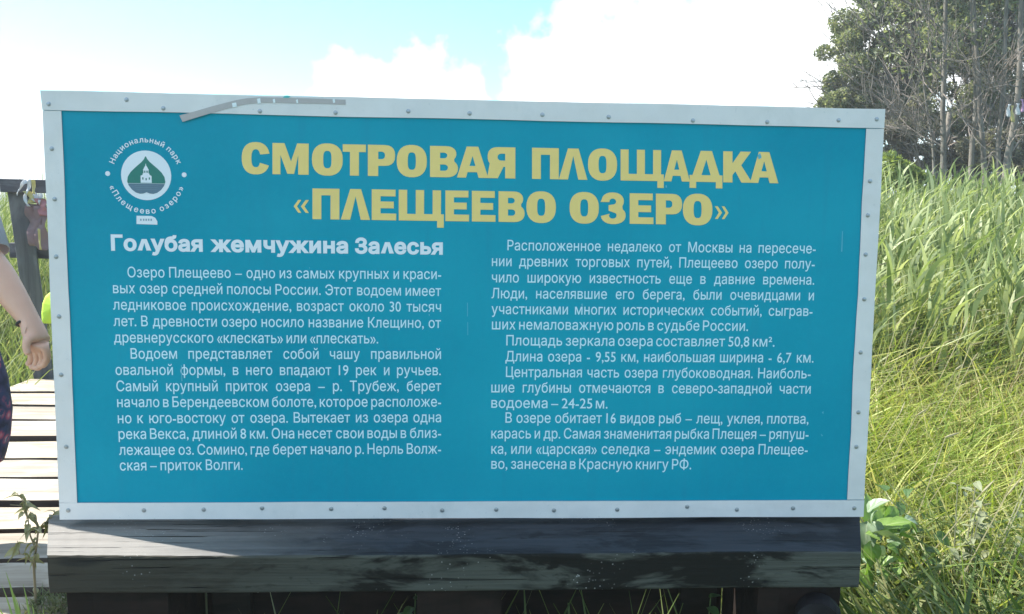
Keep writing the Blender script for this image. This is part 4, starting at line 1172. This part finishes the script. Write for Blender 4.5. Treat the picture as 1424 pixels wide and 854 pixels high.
leafy_tree(1275, 15.5, [(1165, 130, 30), (1180, 85, 38), (1215, 45, 45), (1225, 105, 42), (1205, 0, 32), (1260, 0, 50), (1250, -70, 60), (1270, 90, 45), (1200, 150, 30), (1250, 160, 40), (1300, 40, 45), (1148, 150, 14), (1210, 140, 34), (1160, 155, 22)], 60000, 'leafy tree whose grey green crown rises beside the top right corner of the sign', crown_m, 21)
leafy_tree(1350, 16.5, [(1330, 20, 50), (1370, 60, 50), (1345, 110, 45), (1385, 0, 55), (1320, -60, 60), (1310, 150, 36), (1375, 140, 38), (1400, 80, 40), (1350, 190, 34), (1330, 70, 45), (1300, 110, 40)], 60000, 'dark leafy tree filling the gaps behind the middle trunks', crown_m, 22)
leafy_tree(1450, 17, [(1430, 30, 60), (1460, 90, 60), (1420, 130, 40), (1430, 180, 34), (1480, 0, 70), (1500, 160, 60), (1420, -60, 60), (1400, 60, 45), (1395, 170, 36), (1440, 210, 36)], 50000, 'shaded leafy tree behind the trunks at the right edge', crown_m2, 23)
leafy_tree(1295, 14.2, [(1240, 190, 30), (1275, 215, 32), (1265, 165, 30), (1310, 205, 30), (1350, 225, 30), (1395, 215, 30), (1430, 215, 30), (1415, 235, 26), (1375, 240, 26), (1335, 240, 26), (1440, 245, 28)], 34000, 'low brownish undergrowth tree at the foot of the trunks', crown_m2, 24, .034)
# yellow-green shrub just beside the sign at reed height
v, f = leaf_cloud([tuple(P(x, y, 9.5)) for x, y in ((1236, 226), (1250, 240), (1230, 246), (1264, 250), (1280, 254))], [.16, .20, .22, .2, .16], 2300, .035)
sh = empty('shrub', (P(1248, 230, 9.5).x, 9.5, 0), 'small yellow green shrub between the sign corner and the trees', 'shrub')
fast_mesh('foliage', v, f, leafmat('yellow_green_leaves', [(.1, (.10, .14, .04)), (.8, (.20, .25, .08))], .4), sh)
g = G(); bs = P(1250, 240, 9.5)
for i in range(6): g.tube([(bs.x, 9.5, 0), (bs.x + rnd.uniform(-.1, .1), 9.5, .8), (bs.x + rnd.uniform(-.3, .3), 9.5 + rnd.uniform(-.2, .2), bs.z)], [.012, .008, .004], 5)
g.build('stem', bark.m, sh)

# ------------------------------------------------------------------ ribbons and cloths tied on
def ribbon(name, pts_, w, mat, label, group, side=(1, 0, 0), amp=.0):
    g = G(); vs = []; n = len(pts_); s_ = Vector(side).normalized()
    # smooth the path
    path = []
    for i in range(n - 1):
        for k in range(4):
            t = k / 4; p0, p1, p2, p3 = (Vector(pts_[max(i - 1, 0)]), Vector(pts_[i]), Vector(pts_[i + 1]), Vector(pts_[min(i + 2, n - 1)]))
            path.append(.5 * ((2 * p1) + (-p0 + p2) * t + (2 * p0 - 5 * p1 + 4 * p2 - p3) * t * t + (-p0 + 3 * p1 - 3 * p2 + p3) * t ** 3))
    path.append(Vector(pts_[-1]))
    for i, p in enumerate(path):
        a = .6 * math.sin(i * .8 + amp)
        d = (s_ * math.cos(a) + Vector((0, 1, 0)) * math.sin(a)) * w / 2
        vs += [p - d, p + Vector((0, -.006 * math.cos(i), 0)), p + d]
    m_ = len(path)
    g.add(vs, [(3 * i + j, 3 * i + j + 1, 3 * i + j + 4, 3 * i + j + 3) for i in range(m_ - 1) for j in range(2)])
    o = g.build(name, mat, None, True)
    md = o.modifiers.new('thick', 'SOLIDIFY'); md.thickness = .0015
    return tag(o, label, 'ribbon', group)
def cloth(name, c, tr=.3):
    m = M(name); m.col(c).rough(.8); m.translucent((*c[:3], 1), tr); return m.m
c_white, c_red, c_pink, c_yel, c_lilac = (cloth('white_cloth', (.75, .76, .8)), cloth('red_cloth', (.55, .26, .28)), cloth('dusty_pink_cloth', (.27, .18, .19), .15), cloth('yellow_cloth', (.62, .55, .25)), cloth('lilac_cloth', (.55, .35, .55)))
GR = 'ribbons tied to the railing post'
yr = 4.60
ribbon('ribbon', [P(40, 251, yr), P(33, 254, yr), P(27, 262, yr), P(25, 268, yr - .02)], .035, c_white, 'wide white ribbon looped over the top rail, left of the others', GR, (.3, 0, 1))
ribbon('ribbon', [P(41, 250, yr), P(40, 262, yr), P(35, 272, yr), P(36, 280, yr), P(40, 287, yr)], .018, c_white, 'narrow white ribbon dangling from the top rail with a curled end', GR)
ribbon('ribbon', [P(46, 250, yr), P(47, 260, yr), P(47, 270, yr)], .02, c_yel, 'short cream ribbon hanging straight over the top rail', GR)
ribbon('ribbon', [P(37, 266, yr), P(42, 271, yr), P(45, 279, yr), P(43, 283, yr)], .04, c_yel, 'yellowish knotted ribbon beside the narrow white one', GR)
ribbon('ribbon', [P(46, 272, yr), P(51, 276, yr), P(55, 274, yr), P(57, 280, yr)], .045, c_white, 'bunched white ribbon knot above the red cloth', GR, (.4, 0, 1))
ribbon('ribbon', [P(55, 276, yr), P(58, 283, yr), P(60, 292, yr), P(63, 300, yr)], .055, c_red, 'faded red ribbon tied beside the sign edge', GR)
ribbon('ribbon', [P(50, 284, 4.63), P(48, 300, 4.63), P(51, 320, 4.63), P(54, 342, 4.63)], .10, c_pink, 'long dusty pink cloth strip hanging below the knots', GR)
ribbon('ribbon', [P(57, 286, 4.61), P(57, 310, 4.61), P(58, 330, 4.61), P(60, 348, 4.61)], .07, c_pink, 'darker pink cloth strip hanging right beside the sign edge', GR, amp=1)
ribbon('ribbon', [P(54, 318, 4.58), P(55, 332, 4.58), P(56.5, 347, 4.58)], .012, c_yel, 'thin pale ribbon hanging in front of the pink strips', GR)
GT = 'ribbons tied to the thick trunk'
yt = TY - .75
ribbon('ribbon', [P(1404, 145, yt), P(1402, 152, yt), P(1403, 163, yt)], .05, c_white, 'white ribbon on the left side of the thick leaning trunk', GT)
ribbon('ribbon', [P(1408, 147, yt), P(1407, 158, yt), P(1409, 170, yt)], .05, c_yel, 'yellow ribbon on the front of the thick leaning trunk', GT)
ribbon('ribbon', [P(1416, 144, yt), P(1415, 152, yt), P(1416, 160, yt)], .06, c_white, 'white ribbon on the right side of the thick leaning trunk', GT)
ribbon('ribbon', [P(1421, 138, yt), P(1423, 148, yt), P(1422, 156, yt)], .05, c_lilac, 'lilac ribbon at the right edge beyond the thick leaning trunk', GT)
# lime green bag leaning at the railing, mostly behind the sign
Yb = 4.45; g = G()
c0 = P(82, 430, Yb)
ol = [(58.5, 450), (57.5, 436), (59, 422), (63, 412), (70, 406), (82, 403), (94, 406), (101, 414), (105, 424), (107, 437), (106, 450)]
fr_ = [P(x, y, Yb - .05) for x, y in ol]; bk = [P(x, y, Yb + .08) for x, y in ol]
cF = sum(fr_, Vector()) / len(fr_) + Vector((0, -.04, 0)); n = len(ol)
vs = fr_ + bk + [cF, sum(bk, Vector()) / n]
fs = [(i, (i + 1) % n, 2 * n) for i in range(n)] + [(n + (i + 1) % n, n + i, 2 * n + 1) for i in range(n)] + [(i, n + i, n + (i + 1) % n, (i + 1) % n) for i in range(n)]
bag = empty('bag', (c0.x, Yb, c0.z - .08), 'lime green bag hanging by the railing, half hidden behind the sign', 'bag')
g.add(vs, [tuple(reversed(f_)) for f_ in fs]); lime = plain('lime_fabric', (.48, .68, .06), .7, .1)
bevel(g.build('body', lime, bag), .012, 3)
g = G(); g.tube([P(72, 407, Yb), P(76, 380, Yb + .05), P(84, 356, 4.80), P(92, 380, Yb + .05), P(96, 407, Yb)], .008, 6); g.build('strap', lime, bag)

# ------------------------------------------------------------------ person at the left edge
sk_m = M('skin')
sn = sk_m.noise(sk_m.coord(), 25, 4, .6)
sk_m.bump(sk_m.noise(sk_m.coord(), 140, 4, .7), .35, .002)
sk_m.col(sk_m.mix(sn, (.64, .36, .255), (.72, .43, .315))).rough(.5)
sk_m.p.inputs['Subsurface Weight'].default_value = .08; sk_m.p.inputs['Subsurface Radius'].default_value = (.01, .004, .002)
PX, PY, PZ = -1.575, 2.34, DECK
person = empty('person', (PX, PY, PZ), 'person in pale top and dark floral skirt at the left edge with one arm hanging', 'person')
joints = {}; jr = {}; edges_ = []
def J(k, p, r, par=None):
    joints[k] = Vector(p); jr[k] = r if isinstance(r, tuple) else (r, r)
    if par: edges_.append((par, k))
q = lambda x, y, z: Vector((PX + x, PY + y, PZ + z))
J('pelvis', q(0, 0, .78), (.135, .10)); J('waist', q(0, .0, .93), (.115, .085), 'pelvis'); J('chest', q(0, .01, 1.10), (.135, .10), 'waist'); J('neck0', q(0, 0, 1.225), (.07, .06), 'chest'); J('neck', q(0, .01, 1.27), .045, 'neck0')
J('jaw', q(0, .03, 1.33), (.060, .068), 'neck'); J('head', q(0, .02, 1.41), (.072, .088), 'jaw'); J('crown', q(0, .01, 1.465), (.058, .07), 'head')
el = P(-24, 352, 2.24); wr = P(44, 450, 2.15); sh_ = Vector((PX + .175, PY - .0, PZ + 1.175))
J('shR', sh_, .048, 'chest'); J('uaR', sh_.lerp(el, .5), .043, 'shR'); J('elR', el, .041, 'uaR'); J('faR', el.lerp(wr, .35), .043, 'elR'); J('fbR', el.lerp(wr, .7), .034, 'faR'); J('wrR', wr, (.027, .022), 'fbR')
p1 = P(50, 468, 2.14); p2 = P(53, 482, 2.135)
J('palmR', p1, (.034, .020), 'wrR'); J('knR', p2, (.036, .018), 'palmR')
# fingers of the visible hand: relaxed curl, pointing down then back
fpx = [((63, 484), (66, 497), (61, 508), (54, 509)), ((57, 487), (60, 501), (54, 512), (47, 511)), ((50, 487), (52, 502), (47, 512), (41, 509)), ((43, 485), (44, 498), (41, 507), (37, 504))]
for i, f4 in enumerate(fpx):
    Yf = 2.115 + .012 * i
    prev = 'knR'
    for k, (x, y) in enumerate(f4):
        nm = 'f%d%d' % (i, k); J(nm, P(x, y, Yf + .006 * k), (.0105, .0095, .0088, .0075)[k], prev); prev = nm
prev = 'palmR'
for k, (x, y) in enumerate(((38, 472), (36, 484), (40, 494))):
    J('t%d' % k, P(x, y, 2.10 - .004 * k), (.012, .010, .008)[k], prev); prev = 't%d' % k
eL = q(-.25, .03, .90); wL = q(-.27, -.06, .69)
J('shL', q(-.175, 0, 1.175), .048, 'chest'); J('uaL', q(-.215, .02, 1.04), .042, 'shL'); J('elL', eL, .038, 'uaL'); J('faL', eL.lerp(wL, .4), .037, 'elL'); J('wrL', wL, (.026, .021), 'faL'); J('palmL', wL + Vector((0, -.01, -.05)), (.030, .018), 'wrL'); J('knL', wL + Vector((0, -.015, -.085)), (.034, .016), 'palmL')
for i in range(4):
    b = wL + Vector((-.008 + .0, -.045 + .02 * i, -.10)); J('g%d' % i, b, .0095, 'knL'); J('h%d' % i, b + Vector((.01, 0, -.03)), .0085, 'g%d' % i); J('i%d' % i, b + Vector((.028, 0, -.045)), .0075, 'h%d' % i)
J('tL0', wL + Vector((.01, -.05, -.055)), .011, 'palmL'); J('tL1', wL + Vector((.015, -.062, -.085)), .008, 'tL0')
for s_, nm in ((1, 'R'), (-1, 'L')):
    dy = -.10 * s_
    J('hip' + nm, q(.085 * s_, 0, .72), (.085, .085), 'pelvis'); J('thi' + nm, q(.09 * s_, dy * .4, .56), .070, 'hip' + nm); J('kne' + nm, q(.09 * s_, dy * .9, .39), .050, 'thi' + nm)
    J('cal' + nm, q(.09 * s_, dy * .8, .28), .048, 'kne' + nm); J('ank' + nm, q(.09 * s_, dy * .6, .075), .032, 'cal' + nm)
    J('hee' + nm, q(.09 * s_, dy * .6 - .02, .032), .028, 'ank' + nm); J('bal' + nm, q(.095 * s_, dy * .6 + .10, .026), (.036, .022), 'hee' + nm); J('toe' + nm, q(.095 * s_, dy * .6 + .165, .020), (.030, .016), 'bal' + nm)
names = list(joints); me = bpy.data.meshes.new('body')
off_ = Vector((PX, PY, PZ))
me.from_pydata([joints[k] for k in names], [(names.index(a), names.index(b)) for a, b in edges_], [])
body = link('body', me, person); me.materials.append(sk_m.m)
sm = body.modifiers.new('skin', 'SKIN'); sm.use_smooth_shade = True
for i, k in enumerate(names):
    sv = me.skin_vertices[0].data[i]; sv.radius = jr[k]; sv.use_root = (k == 'pelvis')
ss = body.modifiers.new('sub', 'SUBSURF'); ss.levels = ss.render_levels = 2
# dress: pale top, floral skirt
def ellip_rings(rings, mat, name, parent, n=28, ruffle=0.0, close=False):
    g = G(); vs = []
    for i, (cx, cy, cz, rx, ry) in enumerate(rings):
        for k in range(n):
            a = 2 * math.pi * k / n; rr = 1 + ruffle * (i / (len(rings) - 1)) * math.sin(a * 7 + i * .3)
            vs.append((cx + rx * rr * math.cos(a), cy + ry * rr * math.sin(a), cz))
    g.add(vs, [(i * n + k, i * n + (k + 1) % n, (i + 1) * n + (k + 1) % n, (i + 1) * n + k) for i in range(len(rings) - 1) for k in range(n)])
    if close: g.add([vs[k] for k in range(n)], [tuple(range(n))])
    o = g.build(name, mat, parent, True)
    m_ = o.modifiers.new('thick', 'SOLIDIFY'); m_.thickness = .004
    s_2 = o.modifiers.new('sub', 'SUBSURF'); s_2.levels = s_2.render_levels = 1
    return o
topm = plain('pale_lilac_cotton', (.50, .48, .56), .85, .1, 40)
fm = M('dark_floral_fabric')
vo = fm.n('ShaderNodeTexVoronoi', {'Vector': fm.coord(), 'Scale': 26.0}); vn = fm.noise(fm.coord(), 30, 3, .6)
c = fm.ramp(vo.outputs['Distance'], [(.12, (.55, .40, .42)), (.3, (.45, .08, .14)), (.45, (.06, .05, .12)), (.7, (.02, .02, .05))])
c = fm.mix(fm.ramp(vn, [(.5, (0, 0, 0)), (.62, (1, 1, 1))]), c, (.035, .05, .12)); fm.col(c).rough(.85)
ellip_rings([(PX, PY, PZ + 1.235, .085, .07), (PX, PY, PZ + 1.20, .15, .09), (PX, PY + .005, PZ + 1.15, .178, .118), (PX, PY, PZ + 1.05, .168, .128), (PX, PY, PZ + .95, .15, .115), (PX, PY, PZ + .86, .165, .125), (PX, PY, PZ + .80, .175, .135)], topm, 'top', person)
ex = P(8, 510, 2.30); sw = ex.x - PX
ellip_rings([(PX, PY, PZ + .84, .160, .12), (PX, PY, PZ + .74, .185, .15), (PX + .03, PY, PZ + .60, .215, .165), (PX + .045, PY, PZ + .42, .235, .18), (PX + .02, PY, PZ + .27, .215, .175)], fm.m, 'skirt', person, ruffle=.04)
sl_end = P(-6, 333, 2.25); sl_end = sh_.lerp(el, .92)
g = G(); g.tube([sh_ + Vector((-.04, 0, .01)), sh_.lerp(el, .15), sh_.lerp(el, .5), sh_.lerp(el, 1.0)], [.058, .062, .060, .064], 16, cap=False); o = g.build('sleeve', topm, person, True); o.modifiers.new('t', 'SOLIDIFY').thickness = .003
g = G(); g.tube([q(-.14, 0, 1.185), q(-.19, .01, 1.12), q(-.225, .02, 1.02), q(-.25, .03, .94)], [.055, .060, .056, .058], 16, cap=False); o = g.build('sleeve', topm, person, True); o.modifiers.new('t', 'SOLIDIFY').thickness = .003
# hair band round the wrist
g = G(); ax = (p1 - wr).normalized(); u1 = ax.orthogonal().normalized(); u2 = ax.cross(u1)
cw = wr.lerp(p1, -.2) + Vector((-.006, 0, -.002))
g.tube([cw + (u1 * math.cos(a) + u2 * math.sin(a)) * .0262 for a in [2 * math.pi * k / 40 for k in range(41)] if (u1 * math.cos(a) + u2 * math.sin(a)).x < -.35], .0038, 6, cap=False)
g.build('hair_tie', plain('black_elastic', (.02, .02, .025), .7), person, True)
# hair, face
hair_m = M('brown_hair'); hn = hair_m.noise(hair_m.coord((60, 60, 6)), 1, 4, .6); hair_m.col(hair_m.mix(hn, (.035, .02, .012), (.10, .06, .035))).rough(.5); hair_m.bump(hn, .6, .003)
g = G(); n = 18; vs = []; prof = [(0.0, 1.505), (.03, 1.502), (.058, 1.49), (.08, 1.465), (.09, 1.43), (.09, 1.37), (.078, 1.32), (.06, 1.275)]
for r0, z in prof:
    for k in range(n):
        a = math.pi + math.pi * 1.25 * (k / (n - 1) - .5) + math.pi / 2
        if z > 1.44: a = 2 * math.pi * k / (n - 1)
        vs.append((PX + r0 * math.cos(a) * .92, PY + .0 + r0 * math.sin(a) * 1.08, PZ + z))
g.add(vs, [(i * n + k, i * n + k + 1, (i + 1) * n + k + 1, (i + 1) * n + k) for i in range(len(prof) - 1) for k in range(n - 1)])
o = g.build('hair', hair_m.m, person, True); o.modifiers.new('t', 'SOLIDIFY').thickness = .008
eye_m = plain('eye', (.7, .7, .7), .3); ir = plain('iris', (.05, .03, .02), .3)
def ball(c_, r, name, mat, sc=(1, 1, 1), n=10):
    g = G(); vs = []
    for i in range(n + 1):
        for k in range(n):
            t = math.pi * i / n; a = 2 * math.pi * k / n
            vs.append((c_[0] + r * sc[0] * math.sin(t) * math.cos(a), c_[1] + r * sc[1] * math.sin(t) * math.sin(a), c_[2] + r * sc[2] * math.cos(t)))
    g.add(vs, [(i * n + k, (i + 1) * n + k, (i + 1) * n + (k + 1) % n, i * n + (k + 1) % n) for i in range(n) for k in range(n)])
    return g.build(name, mat, person, True)
for s_ in (-1, 1):
    ball(q(.030 * s_, .083, 1.395), .012, 'eye', eye_m); ball(q(.030 * s_, .0915, 1.395), .006, 'iris', ir, (1, .7, 1)); ball(q(.074 * s_, .01, 1.375), .018, 'ear', sk_m.m, (.35, .8, 1.2))
ball(q(0, .100, 1.368), .013, 'nose', sk_m.m, (.8, 1, 1.5)); ball(q(0, .090, 1.333), .016, 'mouth', plain('lips', (.35, .12, .10), .4), (1.2, .4, .4))
for s_ in (-1, 1):
    g = G(); dy = -.06 * s_
    g.box((PX + .092 * s_ - .042, PY + dy - .06, PZ + .0005), (PX + .092 * s_ + .042, PY + dy + .19, PZ + .012)); bevel(g.build('sandal', plain('dark_rubber', (.03, .03, .03)), person), .005)

# ------------------------------------------------------------------ thin haze volume added to imitate a glare veil over the trees
hm = bpy.data.materials.new('haze'); hm.use_nodes = True
hm.node_tree.nodes.clear()
ho = hm.node_tree.nodes.new('ShaderNodeOutputMaterial'); pv = hm.node_tree.nodes.new('ShaderNodeVolumePrincipled')
pv.inputs['Color'].default_value = (.93, .96, 1, 1); pv.inputs['Density'].default_value = .0032; pv.inputs['Anisotropy'].default_value = .3
hm.node_tree.links.new(pv.outputs[0], ho.inputs['Volume'])
g = G(); g.box((-805, -805, -1.1), (805, 805, 11.5))
tag(g.build('haze', hm), 'pale haze volume added over the whole meadow in place of lens glare', kind='stuff')
